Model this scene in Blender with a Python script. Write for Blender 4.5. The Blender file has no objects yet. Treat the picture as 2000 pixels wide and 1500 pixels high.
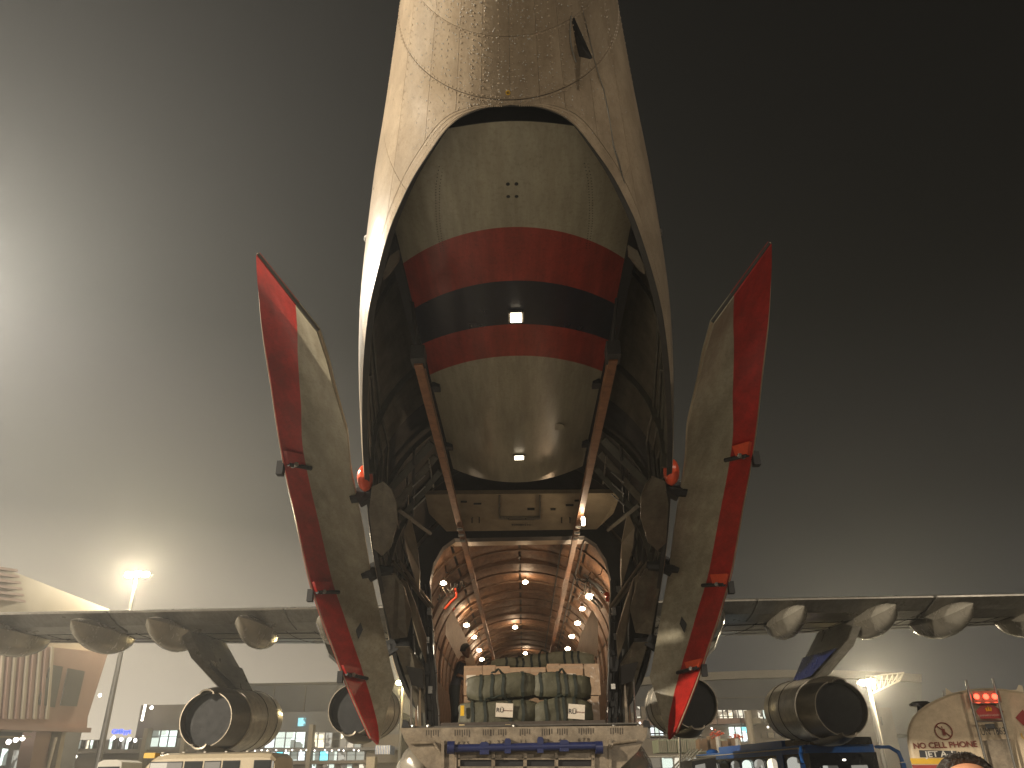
import bpy, bmesh, math, random
from mathutils import Vector, Matrix
random.seed(7)
PI = math.pi
S = bpy.context.scene
COL = S.collection

# ------------------------------------------------------------------ camera
TH, ROLL, YAW = math.radians(27.3), math.radians(1.0), math.radians(0.35)
CF = Vector((-math.sin(YAW)*math.cos(TH), math.cos(YAW)*math.cos(TH), math.sin(TH)))
_r = Vector((math.cos(YAW), math.sin(YAW), 0)); _u = _r.cross(CF)
CR = _r*math.cos(ROLL) - _u*math.sin(ROLL)
CU = _u*math.cos(ROLL) + _r*math.sin(ROLL)
CP = Vector((0, 0, 1.6))
cam = bpy.data.objects.new('camera', bpy.data.cameras.new('camera'))
COL.objects.link(cam)
cam.matrix_world = Matrix(((CR.x, CU.x, -CF.x, CP.x), (CR.y, CU.y, -CF.y, CP.y), (CR.z, CU.z, -CF.z, CP.z), (0, 0, 0, 1)))
cam.data.sensor_width = 36; cam.data.lens = 27.0
cam.data.clip_start = 0.05; cam.data.clip_end = 2000
S.camera = cam

# ------------------------------------------------------------------ world: hazy night sky, glow at the horizon
W = bpy.data.worlds.new('World'); S.world = W; W.use_nodes = True
nt = W.node_tree; nt.nodes.clear()
wo = nt.nodes.new('ShaderNodeOutputWorld'); bg = nt.nodes.new('ShaderNodeBackground')
tc = nt.nodes.new('ShaderNodeTexCoord'); sp = nt.nodes.new('ShaderNodeSeparateXYZ'); cr = nt.nodes.new('ShaderNodeValToRGB')
nt.links.new(tc.outputs['Generated'], sp.inputs[0]); nt.links.new(sp.outputs['Z'], cr.inputs[0])
# glow of lens veil and floodlit haze on the left, put into the sky colour
gl = nt.nodes.new('ShaderNodeCombineXYZ')
for k_, top_ in enumerate((8.2, 7.4, 5.9)):
    ml = nt.nodes.new('ShaderNodeMapRange'); ml.interpolation_type = 'SMOOTHSTEP'
    ml.inputs['From Min'].default_value = .22; ml.inputs['From Max'].default_value = -.95; ml.inputs['To Min'].default_value = .36; ml.inputs['To Max'].default_value = top_
    nt.links.new(sp.outputs['X'], ml.inputs[0]); nt.links.new(ml.outputs[0], gl.inputs[k_])
vm = nt.nodes.new('ShaderNodeVectorMath'); vm.operation = 'MULTIPLY'
nt.links.new(cr.outputs[0], vm.inputs[0]); nt.links.new(gl.outputs[0], vm.inputs[1]); nt.links.new(vm.outputs[0], bg.inputs[0])
nt.links.new(bg.outputs[0], wo.inputs[0])
e = cr.color_ramp.elements
e[0].position = 0.0; e[0].color = (0.19, 0.182, 0.175, 1)
e[1].position = 0.85; e[1].color = (0.0016, 0.0016, 0.0017, 1)
for p, c in ((0.12, (0.125, 0.117, 0.111)), (0.28, (0.026, 0.0253, 0.0245)), (0.5, (0.0042, 0.0041, 0.0040)), (0.7, (0.003, 0.003, 0.0031))):
    n = e.new(p); n.color = (*c, 1)
bg.inputs[1].default_value = 0.78

def lamp(name, loc, power, col=(1, .8, .55), size=.25, target=None, kind='POINT', angle=160, blend=.6):
    l = bpy.data.lights.new(name, kind); l.energy = power; l.color = col
    l.shadow_soft_size = size
    o = bpy.data.objects.new(name, l); COL.objects.link(o); o.location = loc
    if kind == 'SPOT':
        l.spot_size = math.radians(angle); l.spot_blend = blend
    if target is not None:
        o.rotation_euler = (Vector(target)-Vector(loc)).to_track_quat('-Z', 'Y').to_euler()
    return o
# apron floodlights standing outside the frame (masts built further down)
FLOODS = [((-25.5, 25.5, 20), 26000, (1, .90, .74)), ((12, -27, 14), 13500, (1, .86, .68)), ((-28, -5, 13), 54000, (1, .87, .69))]
for i, (l, p, c) in enumerate(FLOODS):
    lamp('floodlight_lamp', l, p, c, .35)

vs = S.view_settings; vs.view_transform = 'Standard'; vs.look = 'None'; vs.gamma = 1; vs.exposure = 0.38
S.cycles.volume_bounces = 0
S.cycles.max_bounces = 8
S.cycles.sample_clamp_indirect = 4
S.cycles.caustics_reflective = False; S.cycles.caustics_refractive = False

# ------------------------------------------------------------------ helpers
def ray(u, v): return CF + CR*((u-1000)/1500) + CU*((750-v)/1500)
def P(u, v, Y=None, x=None, z=None, d=None):
    r = ray(u, v)
    if Y is not None: d = (Y-CP.y)/r.y
    elif x is not None: d = (x-CP.x)/r.x
    elif z is not None: d = (z-CP.z)/r.z
    return CP + r*d
def CX(v): return 1010.3 + .0189*(v-750)

def srgb(r, g, b):
    f = lambda c: (c/255/12.92) if c/255 <= .04045 else ((c/255+.055)/1.055)**2.4
    return (f(r), f(g), f(b))

def mat(name, col, rough=.5, metal=0, dirt=.25, scale=3.0, bump=0, bscale=40, col2=None, coat=0, emit=None, estr=0, stretch=(1, 1, 1), trans=0, grime=0, vary=0):
    m = bpy.data.materials.new(name); m.use_nodes = True
    t = m.node_tree; b = t.nodes['Principled BSDF']
    b.inputs['Roughness'].default_value = rough; b.inputs['Metallic'].default_value = metal
    if coat: b.inputs['Coat Weight'].default_value = coat; b.inputs['Coat Roughness'].default_value = .12
    if trans: b.inputs['Transmission Weight'].default_value = trans
    c = t.nodes.new('ShaderNodeTexCoord'); mp = t.nodes.new('ShaderNodeMapping'); mp.inputs['Scale'].default_value = stretch
    t.links.new(c.outputs['Object'], mp.inputs[0])
    if dirt or col2:
        n = t.nodes.new('ShaderNodeTexNoise'); n.inputs['Scale'].default_value = scale; n.inputs['Detail'].default_value = 7; n.inputs['Roughness'].default_value = .65
        t.links.new(mp.outputs[0], n.inputs[0])
        r = t.nodes.new('ShaderNodeValToRGB'); r.color_ramp.elements[0].position = .32; r.color_ramp.elements[1].position = .68
        c2 = col2 or tuple(k*(1-dirt) for k in col)
        r.color_ramp.elements[0].color = (*c2, 1); r.color_ramp.elements[1].color = (*col, 1)
        t.links.new(n.outputs['Fac'], r.inputs[0]); cur = r.outputs[0]
        def mul(fac_out, amt):
            nonlocal cur
            mx = t.nodes.new('ShaderNodeMix'); mx.data_type = 'RGBA'; mx.blend_type = 'MULTIPLY'; mx.inputs[0].default_value = amt
            t.links.new(cur, mx.inputs[6]); t.links.new(fac_out, mx.inputs[7]); cur = mx.outputs[2]
        if grime:      # streaks along the airflow, stains and specks
            for sc_, st_, lo_, hi_ in ((5, (1.6, .16, 1.6), .42, .62), (26, (1, 1, 1), .30, .50)):
                m2 = t.nodes.new('ShaderNodeMapping'); m2.inputs['Scale'].default_value = st_; t.links.new(c.outputs['Object'], m2.inputs[0])
                g = t.nodes.new('ShaderNodeTexNoise'); g.inputs['Scale'].default_value = sc_; g.inputs['Detail'].default_value = 8; g.inputs['Roughness'].default_value = .7
                t.links.new(m2.outputs[0], g.inputs[0])
                r2 = t.nodes.new('ShaderNodeValToRGB'); r2.color_ramp.elements[0].position = lo_; r2.color_ramp.elements[1].position = hi_
                r2.color_ramp.elements[0].color = (.45, .40, .33, 1); r2.color_ramp.elements[1].color = (1, 1, 1, 1)
                t.links.new(g.outputs['Fac'], r2.inputs[0]); mul(r2.outputs[0], grime)
        if vary:
            oi = t.nodes.new('ShaderNodeObjectInfo'); mr2 = t.nodes.new('ShaderNodeMapRange'); mr2.inputs['To Min'].default_value = 1-vary; mr2.inputs['To Max'].default_value = 1
            t.links.new(oi.outputs['Random'], mr2.inputs[0]); cb = t.nodes.new('ShaderNodeCombineColor')
            for q in range(3): t.links.new(mr2.outputs[0], cb.inputs[q])
            mul(cb.outputs[0], 1)
        t.links.new(cur, b.inputs['Base Color'])
        mr = t.nodes.new('ShaderNodeMapRange'); mr.inputs['To Min'].default_value = min(1, rough*1.35); mr.inputs['To Max'].default_value = rough*.75
        t.links.new(n.outputs['Fac'], mr.inputs[0]); t.links.new(mr.outputs[0], b.inputs['Roughness'])
    else:
        b.inputs['Base Color'].default_value = (*col, 1)
    if bump:
        n2 = t.nodes.new('ShaderNodeTexNoise'); n2.inputs['Scale'].default_value = bscale; n2.inputs['Detail'].default_value = 4
        t.links.new(mp.outputs[0], n2.inputs[0])
        bp = t.nodes.new('ShaderNodeBump'); bp.inputs['Strength'].default_value = bump; bp.inputs['Distance'].default_value = .02
        t.links.new(n2.outputs['Fac'], bp.inputs['Height']); t.links.new(bp.outputs[0], b.inputs['Normal'])
    if emit:
        b.inputs['Emission Color'].default_value = (*emit, 1); b.inputs['Emission Strength'].default_value = estr
    return m

M = {}
M['skin'] = mat('aircraft_white_paint', (.46, .37, .265), .30, 0, .28, 1.6, .16, 7, stretch=(1.6, .5, 1.6), grime=.35, vary=.12)
M['belly'] = mat('belly_grey_paint', (.43, .40, .30), .33, 0, .30, 1.3, .08, 7, stretch=(2, .5, 1), grime=.38)
M['petal'] = mat('door_grey_paint', (.40, .375, .285), .36, 0, .38, 2.2, .14, 8, stretch=(1, .45, .45), grime=.42)
M['red'] = mat('red_paint', (.42, .045, .026), .30, 0, .3, 2.0, .08, 8, grime=.6)
M['redp'] = mat('door_red_paint', (.50, .022, .016), .33, 0, .3, 3.0, .08, 12, grime=.55)
M['navy'] = mat('navy_paint', (.011, .015, .032), .28, 0, .3, 2, .08, 8, grime=.5)
M['dark'] = mat('dark_primer', (.030, .029, .026), .55, 0, .4, 4)
M['black'] = mat('black_rubber', (.010, .010, .010), .6, 0, .3, 5)
M['liner'] = mat('bay_liner_grey', (.17, .15, .11), .45, 0, .45, 3.0, .12, 9, grime=.5)
M['rib'] = mat('rib_green_grey', (.095, .092, .07), .5, 0, .4, 5)
M['beige'] = mat('beige_panel_paint', (.42, .33, .22), .35, 0, .3, 4, .12, 7)
M['leaf'] = mat('tan_panel_paint', (.19, .155, .108), .38, 0, .4, 3, .1, 10)
M['rail'] = mat('rusty_rail', (.30, .13, .055), .42, .3, .45, 9, .1, 40)
M['steel'] = mat('worn_steel', (.42, .41, .38), .28, .9, .3, 14)
M['nacelle'] = mat('bare_nacelle_metal', (.78, .71, .58), .30, .08, .35, 3.5, .14, 9, grime=.12)
M['nozzle'] = mat('burnt_nozzle_metal', (.22, .19, .145), .38, .8, .3, 5, stretch=(1, 6, 1))
M['wing'] = mat('wing_grey_metal', (.26, .245, .21), .28, .25, .35, 1.2, .05, 5, grime=.5)
M['fair'] = mat('fairing_grey_metal', (.34, .31, .25), .25, .35, .25, 3)
M['blue'] = mat('blue_paint', (.018, .035, .20), .25, 0, .2, 2, coat=.3)
M['quilt'] = mat('quilted_hold_liner', (.24, .125, .065), .60, 0, .5, 5, .55, 6, stretch=(2, .7, 2))
M['arch'] = mat('hold_arch_metal', (.22, .135, .08), .6, 0, .4, 6)
M['ramp'] = mat('ramp_worn_paint', (.31, .255, .185), .42, 0, .45, 6, .1, 20, grime=.45)
M['rampdark'] = mat('ramp_grime', (.06, .045, .033), .6, 0, .3, 20)
M['bluebar'] = mat('blue_bar_paint', (.016, .024, .095), .35, 0, .4, 12)
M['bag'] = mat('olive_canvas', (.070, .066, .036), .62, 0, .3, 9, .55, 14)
M['strap'] = mat('dark_webbing', (.012, .018, .012), .6, 0, .2, 30)
M['card'] = mat('label_card', (.62, .55, .45), .4, 0, .08, 5)
M['ink'] = mat('dark_print', (.015, .015, .02), .5, 0, 0)
M['inkred'] = mat('brown_print', (.18, .035, .02), .5, 0, 0)
M['box'] = mat('brown_cardboard', (.32, .20, .115), .55, 0, .2, 6, .1, 20)
M['wrap'] = mat('stretch_wrap', (.36, .25, .16), .18, 0, .3, 10, .4, 12, coat=.5)
M['floor'] = mat('hold_floor', (.10, .09, .075), .5, .2, .4, 10)
M['wood'] = mat('pale_wood', (.55, .42, .22), .6, 0, .3, 10)
M['white'] = mat('white_paint', (.70, .66, .58), .3, 0, .12, 3, coat=.3)
M['cream'] = mat('cream_paint', (.62, .53, .38), .28, 0, .12, 2, coat=.4)
M['tank'] = mat('tanker_cream_paint', (.66, .54, .37), .36, 0, .22, 1.8, .03, 5, grime=.25)
M['yellow'] = mat('yellow_paint', (.70, .42, .02), .4, 0, .15, 5)
M['maroon'] = mat('maroon_paint', (.30, .03, .025), .4, 0, .15, 5)
M['glass'] = mat('dark_glass', (.02, .022, .022), .06, 0, 0)
M['busglass'] = mat('bus_glass', (.006, .006, .007), .05, 0, 0)
M['busblue'] = mat('bus_blue_paint', (.03, .17, .58), .22, 0, .1, 3, coat=.6)
M['busblack'] = mat('bus_black_paint', (.008, .008, .009), .25, 0, .2, 3, coat=.5)
M['concrete'] = mat('apron_concrete', (.24, .225, .20), .42, 0, .35, .35, .1, 3)
M['wall'] = mat('terminal_cladding', (.22, .185, .15), .6, 0, .15, .5)
M['pink'] = mat('terminal_terracotta', (.30, .20, .165), .6, 0, .15, .3)
M['pale'] = mat('terminal_pale_stone', (.38, .33, .26), .6, 0, .12, .3)
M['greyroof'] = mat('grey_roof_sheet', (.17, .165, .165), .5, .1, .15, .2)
M['frame'] = mat('window_frame_grey', (.09, .085, .08), .4, .2, .1, 3)
M['green'] = mat('pale_green_sheet', (.34, .38, .27), .5, 0, .2, 2)
M['truss'] = mat('truss_white', (.6, .55, .45), .4, .1, .1, 3)
M['skinhuman'] = mat('human_skin', (.62, .30, .17), .42, 0, .12, 14, .1, 60)
M['skindark'] = mat('human_skin_dark', (.30, .15, .08), .45, 0, .15, 14)
M['hair'] = mat('dark_hair', (.020, .014, .010), .38, 0, .3, 60, .6, 120, stretch=(1, .25, 1))
M['vest'] = mat('dark_vest_cloth', (.035, .035, .045), .7, 0, .3, 12, .2, 30)
M['trouser'] = mat('dark_trouser_cloth', (.018, .022, .020), .75, 0, .3, 12, .2, 30)
M['shirt'] = mat('navy_shirt_cloth', (.03, .035, .06), .75, 0, .2, 12, .2, 30)
M['orange'] = mat('orange_red_paint', (.75, .09, .03), .35, 0, .2, 8)
def emat(name, col, s): return mat(name, (.02, .02, .02), .5, 0, 0, emit=col, estr=s)
M['lampwarm'] = emat('hold_lamp_lens', (1, .80, .55), 34)
M['lampdoor'] = emat('door_lamp_lens', (1, .86, .62), 14)
M['floodlens'] = emat('floodlight_lens', (1, .80, .42), 420)
M['farlamp'] = emat('far_lamp_lens', (1, .93, .82), 5)
M['redlamp'] = emat('red_tail_lamp', (1, .06, .03), 5)
M['bluesign'] = emat('blue_sign_letter', (.02, .06, 1.0), 3.2)
M['litwhite'] = None

def lit(name, ca, cb, s, sc=1.5):
    """a lit interior seen through glass: real emissive wall with uneven fittings"""
    m = bpy.data.materials.new(name); m.use_nodes = True; t = m.node_tree; b = t.nodes['Principled BSDF']
    b.inputs['Base Color'].default_value = (.1, .1, .1, 1); b.inputs['Roughness'].default_value = .25
    c = t.nodes.new('ShaderNodeTexCoord'); v = t.nodes.new('ShaderNodeTexVoronoi'); v.distance = 'CHEBYCHEV'; v.inputs['Scale'].default_value = sc
    r = t.nodes.new('ShaderNodeValToRGB'); t.links.new(c.outputs['Object'], v.inputs[0]); t.links.new(v.outputs['Color'], r.inputs[0])
    r.color_ramp.interpolation = 'CONSTANT'
    r.color_ramp.elements[0].color = (*[k*.25 for k in cb], 1); r.color_ramp.elements[1].position = .55; r.color_ramp.elements[1].color = (*ca, 1)
    q = r.color_ramp.elements.new(.3); q.color = (*cb, 1)
    t.links.new(r.outputs[0], b.inputs['Emission Color']); b.inputs['Emission Strength'].default_value = s
    return m
M['litcool'] = lit('lit_interior_cool', (.72, .86, .80), (.45, .52, .46), 1.6, .55)
M['litcyan'] = lit('lit_interior_cyan', (.15, .75, .85), (.70, .78, .80), 1.6, .5)
M['litwarm'] = lit('lit_interior_warm', (.80, .72, .50), (.30, .26, .20), 1.6, .8)
M['litbus'] = lit('lit_bus_interior', (.62, .62, .55), (.35, .33, .28), .55, 2.2)
M['litwarm2'] = lit('lit_balcony_interior', (.95, .88, .70), (.16, .13, .10), .85, 1.3)

class MB:
    def __init__(s): s.v = []; s.f = []; s.m = []; s.sm = []
    def add(s, vs, fs, m=0, smooth=False):
        o = len(s.v); s.v += [Vector(a) for a in vs]
        for f in fs: s.f.append(tuple(o+i for i in f)); s.m.append(m); s.sm.append(smooth)
        return s
    def box(s, c, size, R=None, m=0):
        c = Vector(c); h = Vector(size)/2; R = R or Matrix.Identity(3)
        vs = [c+R@Vector((h.x*i, h.y*j, h.z*k)) for i in (-1, 1) for j in (-1, 1) for k in (-1, 1)]
        return s.add(vs, [(0, 1, 3, 2), (4, 6, 7, 5), (0, 4, 5, 1), (2, 3, 7, 6), (0, 2, 6, 4), (1, 5, 7, 3)], m)
    def prism(s, pts, vec, m=0):
        n = len(pts); vec = Vector(vec); a = [Vector(p) for p in pts]; b = [p+vec for p in a]
        return s.add(a+b, [tuple(range(n)), tuple(range(2*n-1, n-1, -1))]+[(i, (i+1) % n, n+(i+1) % n, n+i) for i in range(n)], m)
    def tube(s, path, r, n=8, m=0, caps=True, smooth=True, sx=1):
        path = [Vector(p) for p in path]; k = len(path); rr = r if isinstance(r, (list, tuple)) else [r]*k
        rings = []; up = Vector((0, 0, 1))
        for i, p in enumerate(path):
            t = (path[min(i+1, k-1)]-path[max(i-1, 0)]).normalized()
            a = up if abs(t.dot(up)) < .95 else Vector((1, 0, 0))
            x = t.cross(a).normalized(); y = x.cross(t)
            rings.append([p+(x*math.cos(2*PI*j/n)*sx+y*math.sin(2*PI*j/n))*rr[i] for j in range(n)])
        return s.loft(rings, True, caps, m, smooth)
    def loft(s, rings, closed=True, caps=True, m=0, smooth=True):
        n = len(rings[0]); fs = []
        for i in range(len(rings)-1):
            for j in range(n if closed else n-1):
                a = i*n+j; b = i*n+(j+1) % n; fs.append((a, b, b+n, a+n))
        s.add([p for r in rings for p in r], fs, m, smooth)
        if caps and closed:
            o = len(s.v)-len(rings)*n
            s.f.append(tuple(range(o, o+n))); s.m.append(m); s.sm.append(False)
            s.f.append(tuple(range(len(s.v)-1, len(s.v)-n-1, -1))); s.m.append(m); s.sm.append(False)
        return s
    def ball(s, c, r, n=10, k=7, m=0):
        c = Vector(c); r = Vector((r, r, r)) if not hasattr(r, '__len__') else Vector(r)
        rings = []
        for i in range(k+1):
            t = PI*i/k; t = min(max(t, .02), PI-.02)
            rings.append([c+Vector((r.x*math.sin(t)*math.cos(2*PI*j/n), r.y*math.sin(t)*math.sin(2*PI*j/n), -r.z*math.cos(t))) for j in range(n)])
        return s.loft(rings, True, True, m, True)
    def build(s, name, mats, parent=None, bevel=0, solid=0, keep=False, M4=None, seg=2):
        me = bpy.data.meshes.new(name); me.from_pydata([tuple(v) for v in s.v], [], s.f)
        if not isinstance(mats, (list, tuple)): mats = [mats]
        for q in mats: me.materials.append(M[q] if isinstance(q, str) else q)
        me.polygons.foreach_set('material_index', s.m); me.polygons.foreach_set('use_smooth', s.sm)
        if not keep:
            bm = bmesh.new(); bm.from_mesh(me); bmesh.ops.recalc_face_normals(bm, faces=bm.faces); bm.to_mesh(me); bm.free()
        me.update()
        o = bpy.data.objects.new(name, me); COL.objects.link(o)
        if M4 is not None: o.matrix_world = M4
        if parent is not None:
            o.parent = parent; o.matrix_parent_inverse = parent_inv(parent)
        if solid:
            md = o.modifiers.new('solid', 'SOLIDIFY'); md.thickness = solid; md.offset = 0
        es = o.modifiers.new('split', 'EDGE_SPLIT'); es.split_angle = math.radians(35)
        if bevel:
            md = o.modifiers.new('bevel', 'BEVEL'); md.width = bevel; md.segments = seg; md.limit_method = 'ANGLE'; md.angle_limit = math.radians(40)
            md.harden_normals = False
        return o
_inv = {}
def parent_inv(p):
    q = p; m = Matrix.Identity(4)
    # world matrix of the parent, worked out without a depsgraph update
    chain = []
    while q is not None: chain.append(q); q = q.parent
    for q in reversed(chain): m = m @ q.matrix_parent_inverse @ q.matrix_basis
    return m.inverted()

def tag(o, label=None, cat=None, group=None, kind=None):
    if label: o['label'] = label
    if cat: o['category'] = cat
    if group: o['group'] = group
    if kind: o['kind'] = kind
    return o
def empty(name, loc, label, cat, group=None, rz=0):
    o = bpy.data.objects.new(name, None); COL.objects.link(o); o.location = loc; o.rotation_euler = (0, 0, rz)
    o.empty_display_size = .3
    return tag(o, label, cat, group)
def text(body, name, parent, M4, size, m, ext=.002, align='CENTER', bold=0, sx=1):
    c = bpy.data.curves.new(name, 'FONT'); c.body = body; c.size = size; c.extrude = ext; c.align_x = align; c.align_y = 'CENTER'; c.offset = bold
    c.materials.append(M[m] if isinstance(m, str) else m)
    c.resolution_u = 3
    tmp = bpy.data.objects.new(name+'_outline', c); me = bpy.data.meshes.new_from_object(tmp); bpy.data.objects.remove(tmp)
    me.name = name
    o = bpy.data.objects.new(name, me); COL.objects.link(o); o.matrix_world = M4 @ Matrix.Diagonal((sx, 1, 1, 1))
    if parent is not None: o.parent = parent; o.matrix_parent_inverse = parent_inv(parent)
    return o
def frame4(o, x, y, z): # columns
    return Matrix(((x[0], y[0], z[0], o[0]), (x[1], y[1], z[1], o[1]), (x[2], y[2], z[2], o[2]), (0, 0, 0, 1)))

def interp(tab, x):
    """monotone cubic through a table [(x, y), ...]"""
    n = len(tab)
    if x <= tab[0][0]: return tab[0][1]
    if x >= tab[-1][0]: return tab[-1][1]
    d = [(tab[i+1][1]-tab[i][1])/(tab[i+1][0]-tab[i][0]) for i in range(n-1)]
    m = [d[0]]+[0 if d[i-1]*d[i] <= 0 else 2*d[i-1]*d[i]/(d[i-1]+d[i]) for i in range(1, n-1)]+[d[-1]]
    for i in range(n-1):
        if x <= tab[i+1][0]:
            h = tab[i+1][0]-tab[i][0]; t = (x-tab[i][0])/h
            return ((1+2*t)*(1-t)**2*tab[i][1] + t*(1-t)**2*h*m[i] + t*t*(3-2*t)*tab[i+1][1] + t*t*(t-1)*h*m[i+1])

# ================================================================== ground, haze
MB().box((0, 150, -.1), (900, 700, .2)).build('apron_ground', 'concrete', None).__setitem__('kind', 'structure')
for i in range(9):
    o = MB().box((-60+i*15, 60, .002), (.08, 180, .004)).build('ground_joint', 'rampdark'); o['kind'] = 'structure'

# ================================================================== the aeroplane
AP = empty('cargo_airplane', (0, 14, 0), 'huge four engined cargo jet seen from behind with its rear doors open and hold lit', 'airplane')
A_T = [(1.6, .36), (3.0, .60), (3.8, .80), (4.5, 1.0), (5.3, 1.25), (6.6, 1.58), (8.3, 1.88), (10.25, 2.14), (12, 2.30), (14, 2.35)]
B_T = [(1.6, .62), (3.0, .86), (4.07, 1.0), (4.43, 1.2), (4.97, 1.42), (6, 1.62), (8.24, 1.75), (10.26, 1.95), (12, 2.15), (14, 2.35)]
Z_T = [(1.6, 7.3), (3.0, 7.15), (4.07, 7.0), (4.43, 6.85), (4.97, 6.52), (6, 6.08), (8.24, 5.70), (10.26, 5.35), (11.9, 5.0), (13.37, 4.5), (14, 4.2)]
def sec(Y): return interp(A_T, Y), interp(B_T, Y), interp(Z_T, Y)
def hull_hit(hw, v):
    r = ray(CX(v)+hw, v); best = None; F0 = None
    for k in range(1, 1400):
        d = 4+k*.008; p = CP+r*d
        if p.y > 14.05: break
        a, b, zc = sec(p.y); F = (p.x/a)**2+((p.z-zc)/b)**2-1
        if best is None or F < best[0]: best = (F, p)
        if F <= 0: return p
    return best[1]
EDGE = [(4.07, 0.0)]
for v, hw in ((206.5, 33), (210, 55), (216, 75), (226, 97), (240, 117), (262, 137), (300, 166), (350, 198), (420, 232), (500, 259), (600, 284), (700, 296), (780, 300), (850, 301), (930, 298), (1000, 293), (1100, 280), (1200, 265)):
    p = hull_hit(hw, v)
    a_ = sec(p.y)[0]
    EDGE.append((max(p.y, EDGE[-1][0]+.004), min(abs(p.x), a_*.995)))
EDGE += [(13.72, 2.22), (13.93, 2.07), (14.05, 1.78)]
E_T = [(i, r[0]) for i, r in enumerate(EDGE)]; X_T = [(i, r[1]) for i, r in enumerate(EDGE)]
NE = len(EDGE)-1
def shell(Y, phi, off=0):
    a, b, zc = sec(Y); a += off; b += off
    return Vector((a*math.sin(phi), Y, zc-b*math.cos(phi)))
def edge_phi(t):
    Y = interp(E_T, t); x = interp(X_T, t); a, b, zc = sec(Y)
    q = min(1, x/a)
    ph = math.asin(q)
    if t > 13.6:                       # the cut turns down round the hull at the sill frame
        pass
    return Y, ph
def spoint(t, s, side, off=0):
    Y, pe = edge_phi(t)
    return shell(Y, side*(pe+(PI-pe)*s), off)

# outer skin, panel by panel (each panel sheet stands 4 mm proud of the dark sub skin)
SB = [0, .08, .15, .24, .35, .51, .75, 1]
under = MB()
for side in (-1, 1):
    rings = [[shell(Y, side*PI*j/30, -.012) for j in range(31)] for Y in [1.6+.1*i for i in range(25)]+[4.069]]
    under.loft(rings, False, False)
    rings = [[spoint(NE*i/90, j/30, side, -.012) for j in range(31)] for i in range(91)]
    under.loft(rings, False, False)
under.add([shell(1.6, 2*PI*j/24, -.012) for j in range(24)], [tuple(range(24))])
under.build('tail_sub_skin', 'dark', AP, solid=.01)
YS = [1.6, 2.3, 2.95, 3.60, 4.03]
for side in (-1, 1):
    for i in range(4):
        for k in range(len(SB)-1):
            y0, y1 = YS[i]+.0015, YS[i+1]-.0015; a0, a1 = SB[k]*PI+.0012, SB[k+1]*PI-.0012
            n = 8
            g = [[shell(y0+(y1-y0)*p/6, side*(a0+(a1-a0)*q/n)) for q in range(n+1)] for p in range(7)]
            MB().loft(g, False, False).build('skin_panel', 'skin', AP, solid=.006)
def t_at(Y):
    lo, hi = 0, NE
    for _ in range(30):
        m_ = (lo+hi)/2
        if interp(E_T, m_) < Y: lo = m_
        else: hi = m_
    return lo
YB_ = [4.033, 4.75, 5.7, 6.8, 8.0, 9.3, 10.6, 11.9, 13.1, 14.04]
for side in (-1, 1):
    for i in range(len(YB_)-1):
        y0, y1 = YB_[i]+.0015, YB_[i+1]-.0015
        np_ = 30 if i == 0 else 14; ys = [y0+(y1-y0)*(p/np_)**(2.0 if i == 0 else 1) for p in range(np_+1)]
        def pe_(Y):
            return 0 if Y <= 4.07 else edge_phi(t_at(Y))[1]
        for k in range(-1, len(SB)-1):
            g = []
            for Y in ys:
                pe = pe_(Y); a_ = sec(Y)[0]
                if k < 0: lo, hi = pe, pe+.075/a_
                else: lo, hi = max(SB[k]*PI, pe+.078/a_)+(.0015/a_ if k else 0), max(SB[k+1]*PI, pe+.078/a_)-.0015/a_
                if hi-lo > .004: g.append([shell(Y, side*(lo+(hi-lo)*q/8)) for q in range(9)])
                elif g:
                    g.append([shell(Y, side*lo) for q in range(9)]); break
            if len(g) > 1: MB().loft(g, False, False).build('skin_panel', 'skin', AP, solid=.006)

# rivet rows and rain drops on the tail skin
def dome(mb, p, nrm, r, h=.5, n=6):
    t = nrm.cross(Vector((0, 1, .3))).normalized(); b = nrm.cross(t)
    rg = [[p+(t*math.cos(2*PI*j/n)+b*math.sin(2*PI*j/n))*r*q+nrm*r*hh for j in range(n)] for q, hh in ((1, 0), (.75, h*.75), (.25, h))]
    mb.loft(rg, True, True)
def snrm(Y, ph):
    p = shell(Y, ph); a = shell(Y, ph+.01)-p; b = shell(Y+.02, ph)-p
    n = a.cross(b).normalized()
    c = Vector((0, Y, sec(Y)[2]))
    return n if n.dot(p-c) > 0 else -n
rv = MB()
def skin_clear(Y, ph):
    if Y < 4.05: return True
    for t in range(0, NE*4):
        y, pe = edge_phi(t/4)
        if y >= Y: return abs(ph) > pe+.01
    return False
def rivet(Y, ph, r=.0074):
    if skin_clear(Y, ph):
        dome(rv, shell(Y, ph, .003), snrm(Y, ph), r*random.uniform(.85, 1.1), .55)
phs = sorted(set([0, .251, -.251, .471, -.471, .754, -.754, 1.1, -1.1, 1.6, -1.6, .12, -.12, .36, -.36, .61, -.61]))
for ph in phs:
    Y = 2.75
    while Y < 4.6:
        a = sec(Y)[0]
        rivet(Y, ph+.018/a); Y += .045
for Y0 in (2.95, 3.6, 4.03):
    for dy in ((-.014, .016) if Y0 > 4 else (.014,)):
        ph = -1.7
        while ph < 1.7:
            rivet(Y0+dy, ph); ph += .034/sec(Y0)[0]
t = .3
while t < NE-1:                                  # a double row follows the cut of the opening
    y, pe = edge_phi(t)
    for side in (-1, 1):
        for q in (.028, .062):
            dome(rv, shell(y, side*(pe+q), .003), snrm(y, side*(pe+q)), .006, .55)
    dY = max(.02, abs(interp(E_T, t+.05)-y)+abs(interp(X_T, t+.05)-interp(X_T, t)))/.05
    t += .045/dY
tag(rv.build('rivet_row', 'skin', AP), kind='stuff')
dr = MB()
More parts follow.
